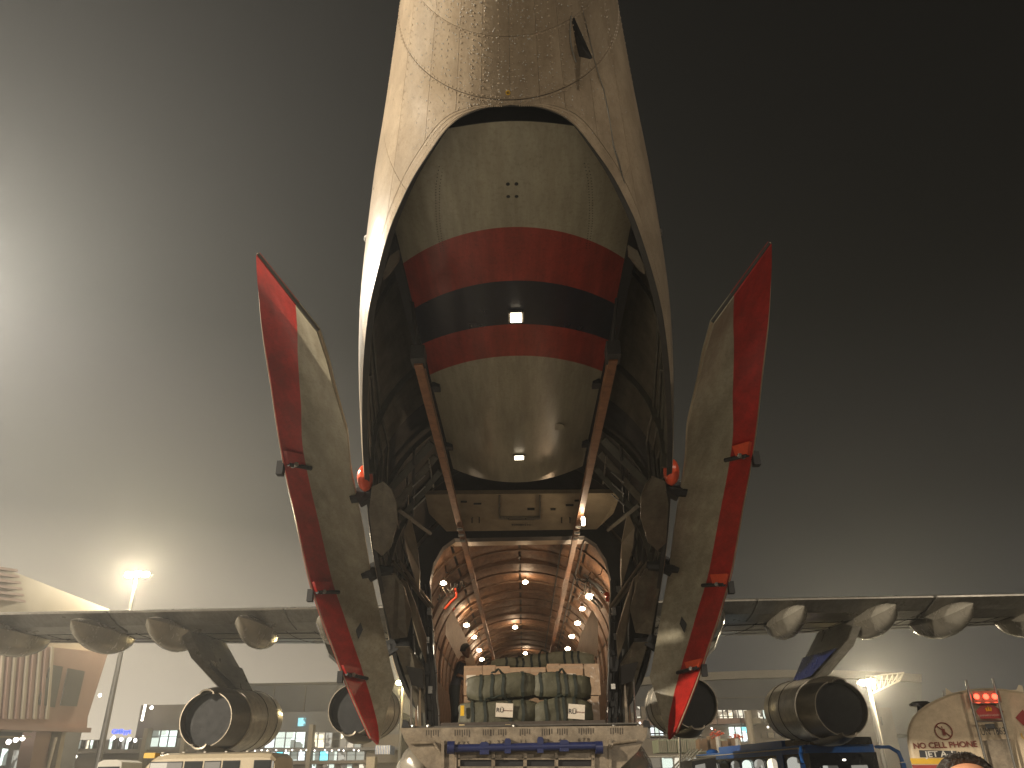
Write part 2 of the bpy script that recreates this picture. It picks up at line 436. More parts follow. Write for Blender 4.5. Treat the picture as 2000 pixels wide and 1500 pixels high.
for i in range(1500):
    Y = random.uniform(2.9, 4.5); ph = random.gauss(-.25, .42) if i % 3 else random.uniform(-1.2, 1.2)
    if skin_clear(Y, ph): dome(dr, shell(Y, ph, .003), snrm(Y, ph), random.choice((.0025, .0035, .0045, .006)), .8, 6)
M['drop'] = mat('rain_water', (.75, .72, .66), .04, 0, 0, trans=.35)
tag(dr.build('rain_drop', 'drop', AP), kind='stuff')

# blade aerial, yellow mark, small navigation bumps
b0, b1 = shell(3.60, .62, .003), shell(3.88, .66, .003); nn = snrm(3.6, .60)
bl = MB(); bl.prism([b0, b1, b1+nn*.07+Vector((.03, .0, 0)), b0+nn*.02+Vector((.01, .12, 0))], Vector((.022, 0, .01)))
bl.build('blade_aerial', 'black', AP, bevel=.004)
rg = [shell(3.58+.32*j/10, .62-.035*math.sin(PI*j/10), .006) for j in range(11)]
MB().tube(rg, .006, 6).build('aerial_rim', 'steel', AP)
mk = shell(3.98, -.02, .004); nn = snrm(3.98, -.02)
MB().tube([mk, mk+nn*.004], .018, 16).build('jacking_mark', 'yellow', AP)
MB().box(mk+nn*.006, (.005, .024, .002)).box(mk+nn*.006, (.02, .005, .002)).build('cross_mark', 'ink', AP)
for side in (-1, 1):
    p = shell(6.0, side*1.72); MB().ball(p, (.035, .06, .035), 8, 6).build('wing_tip_knob', 'steel', AP)

tr = []
for (u, v) in ((1137, 20), (1150, 75), (1163, 130), (1178, 175), (1186, 215), (1192, 250), (1197, 285), (1206, 315), (1213, 340), (1219, 358)):
    p = hull_hit(u-CX(v), v); tr.append(p+Vector((.004, -.003, -.004)))
MB().tube(tr, [.002, .003, .003, .004, .006, .004, .007, .010, .008, .003], 5).build('water_trail', 'steel', AP)
# forward hull tube up to the wing and nose
fw = [(14.05, 2.35, 2.35, 4.2), (16, 2.4, 2.4, 4.15), (30, 2.4, 2.4, 4.15), (44, 2.4, 2.4, 4.15), (48, 2.1, 2.1, 4.0), (51, 1.5, 1.5, 3.7), (53, .5, .5, 3.4)]
MB().loft([[Vector((a*math.sin(2*PI*j/48), Y, z-b*math.cos(2*PI*j/48))) for j in range(48)] for Y, a, b, z in fw], True, False).build('forward_hull', 'skin', AP)
# main gear bulges low on both sides
for side in (-1, 1):
    rr = []
    for i in range(15):
        q = i/14; s_ = math.sin(PI*q)**.6; Y = 17.0+10*q
        rr.append([Vector((side*2.0+side*1.15*s_*math.cos(2*PI*j/20), Y, 1.75+.85*s_*math.sin(2*PI*j/20))) for j in range(20)])
    MB().loft(rr, True, False).build('landing_gear_bulge', 'fair', AP)
    for k, Y in enumerate((19.5, 22)):
        w = MB()
        for dx in (-.25, .25):
            w.tube([(side*2.0+dx-.14, Y, .62), (side*2.0+dx+.14, Y, .62)], .62, 24)
        w.tube([(side*2.0, Y, .62), (side*2.0, Y, 1.5)], .09, 10)
        w.build('main_wheel', 'black', AP, bevel=.04)

# ---- aft bay interior: liner, stringers, ring frames
ln = MB()
for side in (-1, 1):
    ln.loft([[spoint(.6+(NE-.6)*i/80, .002+j/24*.998, side, -.062) for j in range(25)] for i in range(61)], False, False)
ln.build('bay_liner', 'liner', AP, solid=.01)
# returned lip along the cut
for side in (-1, 1):
    lp = MB()
    lp.loft([[spoint(NE*i/110, 0, side, .002), spoint(NE*i/110, 0, side, -.06)] for i in range(111)], False, False)
    lp.build('opening_lip', 'dark', AP, solid=.012)
    for s_ in (.10, .17, .24, .31, .38):
        t0 = 8.2+2*s_
        pts = [spoint(t0+(NE-.9-t0)*i/24, s_*(.55+.45*i/24), side, -.085) for i in range(25)]
        MB().tube(pts, .022, 5, smooth=False).build('stringer', 'rib', AP)
    for Yt in (7.2, 9.4, 11.4, 12.9):
        a, b, zc = sec(Yt)
        tt = 0
        while interp(E_T, tt) < Yt: tt += .05
        pe = edge_phi(tt)[1]
        rg = []
        for i in range(19):
            ph = side*(pe+.03+(PI-pe-.03)*i/18)
            o_, n_ = shell(Yt, ph, -.066), shell(Yt, ph, -.066-(.08 if Yt > 9 else .05))
            rg.append([o_, n_, n_+Vector((0, .035, 0)), o_+Vector((0, .035, 0))])
        MB().loft(rg, True, True, smooth=False).build('ring_frame', 'rib', AP)

# ---- centre cargo door swung up under the roof
def dz(x, Y): return 5.95+.25*(x/1.05)**2+max(0, 4.9-Y)*.22
DW = [(4.3, .75), (4.6, .89), (5.0, 1.04), (5.6, 1.11), (9, 1.10), (11.9, 1.07)]
def dpt(Yc, s, up=0):
    sweep = .88 if 5 < Yc < 9 else None
    return None
def yline(q):   # centre Y and edge Y of each painted band boundary
    return q
bands = [(4.30, 4.55, 0), (5.40, 6.28, 0), (6.22, 7.11, 1), (7.03, 7.88, 2), (7.72, 8.66, 1), (11.95, 11.95, 0)]
cdoor = MB(); NS = 24
def drow(yc, ye):
    row = []
    for j in range(NS+1):
        s_ = -1+2*j/NS; Y = yc+(ye-yc)*s_*s_
        x = s_*interp(DW, Y); row.append(Vector((x, Y, dz(x, Y))))
    return row
for i in range(len(bands)-1):
    a, b = bands[i], bands[i+1]; n = 10
    rows = [drow(a[0]+(b[0]-a[0])*k/n, a[1]+(b[1]-a[1])*k/n) for k in range(n+1)]
    cdoor.loft(rows, False, False, m=b[2] if i else 0)
    if i == 4: pass
# material of band i is the paint between boundary i and i+1
cdoor.m = []
for i, mi in enumerate((0, 1, 2, 1, 0)): cdoor.m += [mi]*(10*NS)
CD = cdoor.build('centre_cargo_door', ['belly', 'red', 'navy'], AP)
up_ = MB()
allr = [drow(4.3+(7.65)*k/40, 4.55+7.4*k/40) for k in range(41)]
for sgn, idx in ((-1, 0), (1, NS)):
    up_.loft([[r[idx], r[idx]+Vector((-.0*sgn, 0, .30))] for r in allr], False, False)
up_.loft([[p, p+Vector((0, 0, .2))] for p in drow(4.3, 4.55)], False, False)
up_.loft([[p, p+Vector((0, .05, .35))] for p in drow(11.95, 11.95)], False, False)
up_.build('door_side_wall', 'dark', CD, solid=.012)
for side in (-1, 1):   # dark seal channel each side
    MB().prism([(side*1.12, 5.2, 6.22), (side*1.22, 5.2, 6.24), (side*1.22, 5.2, 6.36), (side*1.12, 5.2, 6.36)], (0, 6.6, 0)).build('door_seal', 'black', CD)
    for Yk in (8.9, 10.9):
        MB().box((side*1.04, Yk, 6.17), (.10, .16, .07)).build('door_latch', 'black', CD, bevel=.01)
for sx in (-.035, .035):
    for Yk in (4.86, 5.0):
        MB().tube([(sx, Yk, dz(sx, Yk)-.004), (sx, Yk, dz(sx, Yk)+.01)], .016, 12).build('drain_hole', 'black', CD)
for (u, v, w, h) in ((1008, 618, .115, .075), (1014, 892, .13, .05)):
    p = P(u, v, z=5.935)
    MB().box(p+Vector((0, 0, .0)), (w+.05, h*1.9+.05, .03)).build('lamp_bezel', 'steel', CD, bevel=.01)
    L_ = MB().box(p+Vector((0, 0, -.02)), (w, h*1.9, .02)).build('door_lamp', 'lampdoor', CD, bevel=.008)
MB().tube([Vector((.55, 9.9, dz(.55, 9.9)-.004)), Vector((.55, 9.9, dz(.55, 9.9)+.01))], .12, 20).build('access_cover', 'belly', CD)
# rivet strips on the door skin
rr = MB()
for s_ in (-.62, .62):
    for k in range(44):
        Y = 4.75+k*.018*2.0
        if Y < 5.9:
            x = s_*interp(DW, Y); dome(rr, Vector((x, Y, dz(x, Y)-.001)), Vector((0, 0, -1)), .0055, .5)
            dome(rr, Vector((x+.03, Y+.015, dz(x+.03, Y)-.001)), Vector((0, 0, -1)), .0055, .5)
tag(rr.build('rivet_row', 'dark', CD), kind='stuff')

# ---- hoist rails
for side in (-1, 1):
    MB().prism([(side*1.0-.045, 6.9, 5.40), (side*1.0+.045, 6.9, 5.40), (side*1.0+.045, 6.9, 5.50), (side*1.0-.045, 6.9, 5.50)], (0, 26, 0)).build('hoist_rail', 'rail', AP, bevel=.008)
    MB().box((side*1.0, 6.9, 5.50), (.14, .22, .16)).tube([(side*1.0, 6.9, 5.55), (side*1.08, 6.8, 6.1)], .02, 8).build('rail_bracket', 'dark', AP, bevel=.01)
    for Yk in (12.6, 12.95, 13.3):
        MB().tube([(side*1.0-.05, Yk, 5.37), (side*1.0+.05, Yk, 5.37)], .025, 10).build('rail_roller', 'steel', AP)

# ---- petal doors
RO = [(505, 497, 6.2), (507, 560, 6.7), (516, 660, 7.4), (530, 750, 8.0), (548, 870, 9.0), (572, 985, 10.2), (603, 1125, 11.6), (630, 1210, 12.3), (660, 1290, 12.9), (690, 1365, 13.1), (724, 1440, 13.2)]
RI = [(622, 645, 6.4), (640, 700, 6.9), (655, 760, 7.45), (675, 830, 8.1), (685, 910, 9.1), (703, 1000, 10.35), (728, 1140, 12.2), (745, 1220, 13.0), (770, 1330, 13.55), (753, 1395, 13.4), (738, 1455, 13.3)]
RF = [.64, .55, .45, .36, .29, .29, .30, .33, .36, .55, .95]
PO = [P(*q[:2], Y=q[2]-(.35, .45, .55, .6, .6, .6, .6, .55, .45, .3, .1)[i]) for i, q in enumerate(RO)]; PI_ = [P(*q[:2], Y=q[2]) for q in RI]
def ptab(L, k): return [(i, p[k]) for i, p in enumerate(L)]
def prow(t, side):
    def mix(L): a_ = min(9, int(t)); return L[a_].lerp(L[a_+1], t-a_)
    o = Vector([interp(ptab(PO, k), t) for k in range(3)]); i_ = Vector([interp(ptab(PI_, k), t) for k in range(3)]) if 1 < t < 7 else mix(PI_)
    f = interp([(i, q) for i, q in enumerate(RF)], t)
    out = []
    ax = (i_-o)
    nrm = Vector((-.12, .85, .35)).normalized()
    for s_ in [f*j/4 for j in range(5)]+[f+(1-f)*j/8 for j in range(1, 9)]:
        bul = math.sin(PI*min(1, max(0, s_)))*.16*min(1, ax.length/1.2)*min(1, .05+t/2)
        q = o+ax*s_+nrm*bul
        if s_ < f: q = q+Vector((.0, 0, .0))+nrm*(-.03)*(1-s_/max(f, .01))
        out.append(Vector((q.x*(-side), q.y, q.z)))
    return out
for side, lab in ((-1, 'petal door on the left, hazy and in shade'), (1, 'petal door on the right with bright red outer strip')):
    rows = [prow(10*i/60, side) for i in range(61)]
    pm_ = MB(); pm_.loft(rows, False, False); n = 12
    pm_.m = [1 if (k % n) < 4 else 0 for k in range(60*n)]
    PD = pm_.build('petal_door', ['petal', 'redp'], AP, solid=.05); tag(PD, lab)
    for nm, idx, r in (('edge_trim', 0, .011), ('edge_trim', 12, .009), ('seam_strip', 4, .005)):
        MB().tube([r_[idx] for r_ in rows[::2]], r, 6).build(nm, 'dark' if idx == 4 else 'skin', PD)
    MB().tube([rows[0][j] for j in range(13)], .018, 6).build('edge_trim', 'dark', PD)
    rt = MB()
    for i_ in range(0, 60):
        for f_ in (.2, .5, .8):
            for idx in (0, 3):
                a = rows[i_][idx].lerp(rows[i_+1][idx], f_); b = rows[i_][idx+1]
                q = a.lerp(b, .25 if idx == 0 else .8)+Vector((-side*.027, -.012, 0))
                dome(rt, q, Vector((-side, -.4, 0)).normalized(), .006, .5)
    tag(rt.build('rivet_row', 'redp', PD), kind='stuff')
    for tt in (4.0, 6.0, 8.0):
        r_ = prow(tt, side); r2_ = prow(tt+.35, side); o = r_[0]; d = (r_[4]-r_[0]); al = (r2_[0]-r_[0])
        off = Vector((-side*.035, -.03, 0))
        r3_ = prow(tt+.12, side); MB().prism([r3_[0]+off, r3_[3]+off, r2_[2]+off, r2_[0]+off], off*1.2).build('hinge_bracket', 'orange' if side == 1 else 'redp', PD, bevel=.006)
        MB().box(r2_[0]+Vector((side*.03, -.02, -.04)), (.08, .10, .17)).tube([r2_[0]+off*2, r2_[4]+off*2], .028, 8).build('hinge_block', 'black', PD, bevel=.012)
        MB().tube([r2_[1]+off*1.2, r2_[1]+off*3.2], .03, 10).build('hinge_pin', 'steel', PD)
    # hinge arms to the hull
    for (hw, v, Y) in ((300, 955, 9.9), (285, 1105, 11.9), (255, 1255, 13.45)):
        p = P(CX(v)+hw, v, Y=Y); p = Vector((side*abs(p.x), p.y, p.z))
        q = p+Vector((side*.18, 0, -.06)); w_ = p+Vector((-side*.30, .05, .02))
        MB().tube([w_, p, q], [.07, .10, .06], 7, smooth=False).box(p, (.22, .16, .22), Matrix.Rotation(.5*side, 3, 'Y')).build('hinge_arm', 'black', AP, bevel=.015)
    # access slot in the petal
    r_ = prow(7.2, side); c = r_[6]+Vector((-side*.045, -.03, 0))
    MB().prism([c+Vector((0, 0, .14)), c+Vector((-side*.05, .03, 0)), c+Vector((0, 0, -.14)), c+Vector((side*.05, -.03, 0))], Vector((side*.008, .004, 0))).build('access_slot', 'black', PD)
    # orange faired lobe on hull
    p = P(CX(922)+302, 922, Y=9.6); c = Vector((side*(abs(p.x)-.03), p.y, p.z))
    MB().ball(c, (.10, .22, .17), 14, 9).build('hinge_fairing', 'orange', AP)

# ---- pressure door folded up ahead of the hold mouth
def quadP(pts, vec): return [P(u, v, Y=Y) for u, v, Y in pts], vec
PR = MB(); pts = [P(u, v, Y=y) for u, v, y in ((830, 966, 12.1), (1213, 963, 12.1), (1198, 1003, 12.6), (1165, 1034, 13.1), (872, 1038, 13.1), (838, 1003, 12.6))]
PR.prism(pts, (0, .06, .09)); PRo = PR.build('pressure_door', 'beige', AP, bevel=.01)
for (u0, v0, u1, v1) in ((974, 967, 977, 1008), (1053, 967, 1056, 1008), (974, 1008, 1056, 1012)):
    q = [P(a, b, Y=12.1+1.0*(b-966)/72) for a, b in ((u0, v0), (u1, v0), (u1, v1), (u0, v1))]
    MB().prism(q, (0, -.02, -.03)).build('door_batten', 'steel', PRo)
for (u0, v0, u1, v1) in ((992, 1009, 1044, 1014), (900, 978, 912, 980), (925, 982, 940, 984), (1030, 992, 1044, 995), (1105, 985, 1120, 987), (1122, 976, 1133, 978), (1075, 993, 1085, 995), (921, 1010, 923, 1020), (935, 1010, 937, 1020), (1096, 1010, 1098, 1020), (1112, 1010, 1114, 1020)):
    q = [P(a, b, Y=12.1+1.0*(b-966)/72) for a, b in ((u0, v0), (u1, v0), (u1, v1), (u0, v1))]
    MB().prism(q, (0, -.012, -.02)).build('door_fitting', 'dark', PRo)
zx = (P(1060, 1024, Y=12.9)-P(980, 1024, Y=12.9)).normalized(); pn = (pts[4]-pts[1]).cross(zx)
vv = (P(1000, 1034, Y=13.1)-P(1000, 970, Y=12.15)).normalized(); nz = zx.cross(vv).normalized()
if nz.dot(CP-pts[0]) < 0: nz = -nz
xx = -zx; yy = nz.cross(xx)
text('1043480606', 'door_number', PRo, frame4(P(1020, 1023, Y=12.88)+nz*.02, xx, yy, nz), .075, 'ink')
# shelf lamp
q = P(1139, 1018, Y=12.0); MB().box(q, (.05, .06, .12)).build('small_lamp', 'lampwarm', AP)

# ---- sill frame (bulkhead) at the hold mouth, octagonal opening
YB = 14.15
def bpts(side):
    return [(side*0, 5.66), (side*1.22, 5.66), (side*1.44, 5.50), (side*1.60, 5.20), (side*1.66, 4.85), (side*1.62, 3.6), (side*1.36, 2.2)]
for side in (-1, 1):
    ip = bpts(side); op = []
    for (x, z) in ip:
        an = math.atan2(z-4.2, x); R_ = 2.30
        op.append((R_*math.cos(an), 4.2+R_*math.sin(an)))
    op[-1] = (side*1.10, 2.2); op[-1] = (side*1.95, 2.98)
    bm_ = MB()
    rg = [[Vector((i[0], YB, i[1])), Vector((o[0], YB, o[1])), Vector((o[0], YB+.25, o[1])), Vector((i[0], YB+.25, i[1]))] for i, o in zip(ip, op)]
    bm_.loft(rg, True, True, smooth=False); bm_.build('bulkhead_frame', 'dark', AP)
    # door posts with rails and cables, two dark columns each side
    for (x0, x1, w, m_) in ((1.72, 1.46, .16, 'dark'), (1.92, 1.66, .14, 'rib')):
        MB().prism([Vector((side*x0-w/2, YB-.22, 4.75)), Vector((side*x0+w/2, YB-.22, 4.75)), Vector((side*x1+w/2, YB-.22, 2.2)), Vector((side*x1-w/2, YB-.22, 2.2))], (0, .2, 0)).build('sill_post', m_, AP, bevel=.02)
    for (dx, r, m_) in ((-.095, .016, 'steel'), (.0, .022, 'black'), (.11, .018, 'black'), (.24, .012, 'steel')):
        pp = [Vector((side*(1.72+dx-.26*k/12)+.008*math.sin(k*2.1+dx*9), YB-.26, 4.75-2.55*k/12)) for k in range(13)]
        MB().tube(pp, r, 7).build('post_cable', m_, AP)
    for k in range(9):
        z = 4.6-.27*k
        MB().box((side*(1.72-.26*k/9)+side*random.uniform(-.04, .05), YB-.28, z), (.07, .05, random.uniform(.05, .12))).build('cable_clamp', 'steel' if k % 3 == 0 else 'black', AP, bevel=.006)
    # slanted twin strut and stay bars
    a = P(CX(1100)+(-250 if side < 0 else 250), 1100, Y=12.6); b = P(CX(1192)+(-180 if side < 0 else 180), 1192, Y=13.8)
    a.x = side*abs(a.x); b.x = side*abs(b.x)
    for k, w in enumerate((0, .10)):
        MB().tube([a+Vector((-side*w, 0, .03)), b+Vector((-side*w*.6, 0, .05))], .028, 7).build('door_strut', 'leaf', AP)
    MB().box(b, (.07, .08, .16)).build('strut_foot', 'steel', AP, bevel=.01)
    def sidep(name, pl, Y, m_, th=.04, yb=None):
        """plate following the bay wall: list of (half width px, v, Y)"""
        ps = []
        for q in pl:
            hw, v = q[0], q[1]; y = q[2] if len(q) > 2 else Y
            p_ = P(CX(v)+hw, v, Y=y); ps.append(Vector((side*abs(p_.x), p_.y, p_.z)))
        return MB().prism(ps, (0, th, .02)).build(name, m_, AP, bevel=.012)
    sidep('bay_side_panel', [(247, 945, 9.6), (262, 930, 9.5), (285, 940, 9.6), (291, 985, 10.1), (285, 1060, 11.1), (268, 1076, 11.3), (250, 1060, 11.1), (236, 1010, 10.4), (238, 970, 9.9)], 0, 'liner')
    sidep('bay_side_panel', [(243, 1112, 11.9), (262, 1106, 11.9), (277, 1120, 12.0), (262, 1190, 12.8), (252, 1240, 13.2), (222, 1236, 13.3), (212, 1190, 13.0), (226, 1140, 12.3)], 0, 'liner')
    sidep('bay_side_panel', [(218, 1256, 13.4), (246, 1254, 13.35), (228, 1310, 13.7), (206, 1380, 13.9), (186, 1390, 13.95), (190, 1300, 13.8)], 0, 'liner')
    sidep('bay_leaf_panel', [(211, 1000, 11.6), (224, 1030, 11.8), (220, 1068, 12.1), (208, 1110, 12.6), (196, 1150, 13.1), (194, 1110, 12.8), (198, 1060, 12.2)], 0, 'leaf')
    sidep('bay_leaf_panel', [(233, 1120, 12.4), (222, 1160, 12.9), (200, 1250, 13.6), (186, 1290, 13.8), (184, 1240, 13.6), (205, 1170, 13.0), (220, 1130, 12.6)], 0, 'leaf')
    sidep('equipment_box', [(193, 1300, 13.5), (226, 1292, 13.5), (215, 1330, 13.6), (192, 1338, 13.6)], 0, 'dark', .2)
    # slender bars standing at the sill
    MB().tube([(side*1.82, YB-.5, 2.3), (side*1.86, YB-.5, 3.25)], .018, 8).build('stay_bar', 'steel', AP)
    MB().prism([Vector((side*1.66, YB-.45, 2.25)), Vector((side*1.72, YB-.45, 2.25)), Vector((side*1.72, YB-.45, 3.05)), Vector((side*1.70, YB-.45, 3.05))], (0, .03, 0)).build('stay_bar', 'beige', AP)
    # truss beams between the raised door and the hull side
    for (h0, v0, y0, h1, v1, y1, w, m_) in ((165, 858, 10.2, 262, 958, 10.6, .10, 'rib'), (158, 885, 10.6, 245, 985, 11.0, .09, 'liner'), (150, 915, 11.0, 230, 1005, 11.5, .08, 'rib'), (168, 942, 11.3, 214, 990, 11.8, .025, 'steel'),
                                          (172, 890, 10.4, 164, 945, 11.3, .018, 'steel'), (214, 990, 11.8, 216, 905, 10.4, .02, 'steel'), (214, 990, 11.8, 226, 1060, 12.3, .02, 'black'), (226, 1060, 12.3, 216, 1100, 12.6, .018, 'black'),
                                          (235, 985, 11.0, 172, 1035, 12.9, .05, 'rib'), (200, 870, 10, 205, 1000, 11.6, .03, 'dark')):
        p0 = P(CX(v0)+h0, v0, Y=y0); p1 = P(CX(v1)+h1, v1, Y=y1)
        p0.x = side*abs(p0.x); p1.x = side*abs(p1.x)
        MB().tube([p0, p1], w*.75, 4 if w > .04 else 6, smooth=False).build('truss_beam', m_, AP, bevel=.006 if w > .04 else 0)
    for k in range(3):   # bare ribs that catch the light on the side wall
        v = 925+k*22; p0 = P(CX(v)+205, v+18, Y=10.7+.3*k); p1 = P(CX(v)+180, v-4, Y=10.7+.3*k)
        p0.x = side*abs(p0.x); p1.x = side*abs(p1.x)
        MB().tube([p0, p1], .012, 5).build('rib_flange', 'steel', AP)
    # top corner bracket
    ps = [P(CX(v)+h, v, Y=y) for h, v, y in ((222, 478, 5.75), (240, 490, 5.8), (252, 520, 6.0), (254, 534, 6.1), (244, 526, 6.1), (223, 498, 5.9))]
    ps = [Vector((side*abs(p.x), p.y, p.z)) for p in ps]
    MB().prism(ps, (0, .06, .03)).build('corner_bracket', 'liner', AP, bevel=.008)

# header beam over the mouth
MB().prism([(-1.24, 14.42, 5.69), (1.24, 14.42, 5.69), (1.52, 14.95, 5.73), (-1.52, 14.95, 5.73)], (0, .0, .05)).build('header_panel', 'beige', AP)

# ---- cargo hold tunnel
HR = lambda Y: 1.0
def hold(Y, ph, off=0):   # ph -90..90 degrees from the top
    a = 2.08-off; b = 2.02-off; c_, s_ = math.cos(ph), math.sin(ph); k = (abs(c_)**2.3+abs(s_)**2.3)**(-1/2.3)
    return Vector((a*s_*k, Y, 4.0+b*c_*k))
nb = 20; y0 = 14.45
for k in range(nb):
    ya, yb = y0+k*1.0+.03, y0+(k+1)*1.0-.03
    for j in range(6):   # quilted blankets, each its own sheet
        p0 = -1.95+3.9*j/6+.012; p1 = -1.95+3.9*(j+1)/6-.012
        g = [[hold(ya+(yb-ya)*q/4, p0+(p1-p0)*r/6, -.03+.035*math.sin(PI*q/4)*math.sin(PI*r/6)) for r in range(7)] for q in range(5)]
        MB().loft(g, False, False).build('ceiling_blanket', 'quilt', AP)
    rg = []
    for r in range(31):
        ph = -1.95+3.9*r/30
        rg.append([hold(yb, ph, -.05), hold(yb, ph, .03 if k % 3 == 2 else .0), hold(yb+.06, ph, .03 if k % 3 == 2 else .0), hold(yb+.06, ph, -.05)])
    MB().loft(rg, True, True, smooth=False).build('hold_arch', 'arch', AP)
ol = MB(); ol.loft([[hold(Y, -2.05+4.1*r/24, -.09) for r in range(25)] for Y in (14.4, 35)], False, False); ol.build('hold_outer_liner', 'dark', AP)
MB().box((0, 34.9, 3.9), (4, .1, 4)).build('forward_bulkhead', 'arch', AP)
MB().box((0, 24.6, 2.12), (3.6, 20.9, .14)).build('hold_floor', 'floor', AP)
for side in (-1, 1):
    MB().prism([(side*1.80, 14.4, 2.2), (side*1.86, 14.4, 2.2), (side*1.86, 14.4, 3.5), (side*1.80, 14.4, 3.5)], (0, 20.4, 0)).build('hold_side_liner', 'arch', AP)
# tan side doors inside the hold
for pl in (((883, 1190), (871, 1215), (870, 1240), (893, 1285), (905, 1300), (930, 1300), (925, 1282), (905, 1235)), ((1157, 1190), (1168, 1212), (1168, 1268), (1160, 1290), (1138, 1296), (1122, 1288), (1134, 1240))):
    MB().prism([P(u, v, Y=14.7+.030*(min(60, max(0, 150-abs(u-1020))))) for u, v in pl], (0, .04, 0)).build('hold_side_door', 'beige', AP, bevel=.01)
# long stringers on the ceiling
for ph in (-.55, .42, .62):
    MB().tube([hold(14.6, ph, .02), hold(34, ph, .02)], .018, 5).build('ceiling_pipe', 'dark', AP)
hl = [(1026, 1137, None, 5.9), (1006, 1225, None, 5.9), (1026, 1276, None, 5.9),
      (866, 1139, -1.5, 0), (905, 1190, -1.5, 0), (911, 1221, -1.45, 0), (926, 1244, -1.45, 0), (936, 1270, -1.4, 0), (941, 1288, -1.4, 0),
      (1152, 1165, 1.42, 0), (1137, 1189, 1.47, 0), (1128, 1217, 1.45, 0), (1117, 1243, 1.43, 0), (1109, 1267, 1.40, 0)]
for i, (u, v, x, z) in enumerate(hl):
    p = P(u, v, z=z) if x is None else P(u, v, x=x)
    s_ = (.046 if i != 9 else .066)*min(1.35, max(1, (p.y-6)/11))
    MB().ball(p, (s_*1.3, s_, s_*.8), 10, 6).build('hold_lamp', 'lampwarm', AP)
    MB().tube([p+Vector((0, 0, .03)), p+Vector((0, .05, .12))], .03, 8).build('lamp_mount', 'steel', AP)
    lamp('hold_lamp_light', p+Vector((-.12*(x or 0)/1.5, -.1, -.12)), 24 if i == 9 else 7.5, (1, .66, .38), .06)
# hoses, red tubes, silver ducts near the mouth
for (a, b, r, m_) in (((889, 1150), (892, 1166), .022, 'orange'), ((892, 1166), (868, 1190), .022, 'orange'), ((888, 1188), (874, 1212), .016, 'orange'), ((1157, 1165), (1176, 1186), .03, 'steel'), ((1148, 1130), (1180, 1158), .045, 'steel'), ((1140, 1122), (1178, 1150), .03, 'steel'), ((1150, 1168), (1172, 1190), .02, 'white'), ((1185, 1160), (1187, 1172), .05, 'orange')):
    MB().tube([P(*a, Y=15.2), P((a[0]+b[0])/2, (a[1]+b[1])/2-2, Y=15.25), P(*b, Y=15.2)], r, 8).build('hold_pipe', m_, AP)
for side in (-1, 1):
    for k in range(16):
        p = P(CX(1140)+side*random.uniform(110, 160), random.uniform(1118, 1165), Y=15+random.random()*1.5)
        q = p+Vector((random.uniform(-.25, .25), random.uniform(-.1, .3), random.uniform(-.2, .2)))
        MB().tube([p, (p+q)/2+Vector((0, 0, -.08)), q], random.choice((.008, .012, .018)), 6).build('hold_cable', random.choice(('steel', 'black', 'dark', 'black')), AP)

# ---- ramp, level, its rear face towards us
RZ = 2.22; RY = 10.8
rp = [P(u, v, Y=RY) for u, v in ((780, 1422), (1266, 1417), (1262, 1440), (1245, 1468), (1212, 1500), (1180, 1530), (870, 1534), (838, 1505), (805, 1470), (790, 1445))]
RAMP = MB().prism(rp, (0, 3.35, 0)).build('cargo_ramp', ['ramp'], AP, bevel=.012)
top = MB(); top.box((0, 12.5, RZ+.012), (3.0, 3.3, .02)); top.build('ramp_deck', 'floor', RAMP)
def RP(u, v, dy=0): return P(u, v, Y=RY-dy)
def rbar(name, u0, v0, u1, v1, dy, m_, bev=.006, th=None):
    q = [RP(a, b) for a, b in ((u0, v0), (u1, v0), (u1, v1), (u0, v1))]
    return MB().prism(q, (0, -(dy), 0)).build(name, m_, RAMP, bevel=bev)
# blue bar
MB().tube([RP(875, 1462, .10), RP(1174, 1456, .10)], .047, 16).build('lifting_bar', 'bluebar', RAMP)
for u in (881, 1170): MB().tube([RP(u-7, 1460, .10), RP(u+7, 1460, .10)], .075, 16).build('bar_collar', 'bluebar', RAMP)
for (u, v0, v1, w) in ((947, 1450, 1474, 9), (992, 1443, 1472, 6), (1055, 1440, 1471, 6), (1101, 1446, 1468, 9)):
    q = [RP(u-w, v1), RP(u+w, v1), RP(u+w, v0+4), RP(u+w*.6, v0), RP(u-w*.6, v0), RP(u-w, v0+4)]
    MB().prism(q, (0, -.14, 0)).build('bar_clevis', 'bluebar', RAMP, bevel=.012)
for (u0, u1) in ((899, 960), (967, 1022), (1029, 1083), (1090, 1154)):
    rbar('ramp_recess', u0, 1483, u1, 1497, .004, 'black')
for (u0, v0, u1, v1) in ((888, 1470, 892, 1502), (895, 1468, 899, 1530), (960, 1468, 967, 1530), (1022, 1468, 1029, 1530), (1083, 1466, 1090, 1530), (1155, 1466, 1161, 1530), (895, 1481, 1160, 1484), (895, 1497, 1160, 1500), (862, 1446, 868, 1500), (1188, 1444, 1194, 1500)):
    rbar('ramp_rib', u0, v0, u1, v1, .035, 'ramp')
for a, b in (((803, 1452), (848, 1450)), ((848, 1450), (856, 1464)), ((1243, 1446), (1198, 1452)), ((1198, 1452), (1192, 1462))):
    MB().tube([RP(*a, .03), RP(*b, .03)], .018, 8).build('ramp_pipe', 'ramp', RAMP)
for (u0, n) in ((832, 6), (888, 7), (943, 4), (958, 2), (973, 4), (1015, 5), (1058, 4), (1072, 2), (1088, 5), (1130, 7), (1192, 6)):
    for k in range(n):
        u = u0+k*4.6; v = 1424-(u-1000)*.012
        rbar('slot', u, v, u+1.8, v+random.uniform(9, 15), .003, 'rampdark', 0)
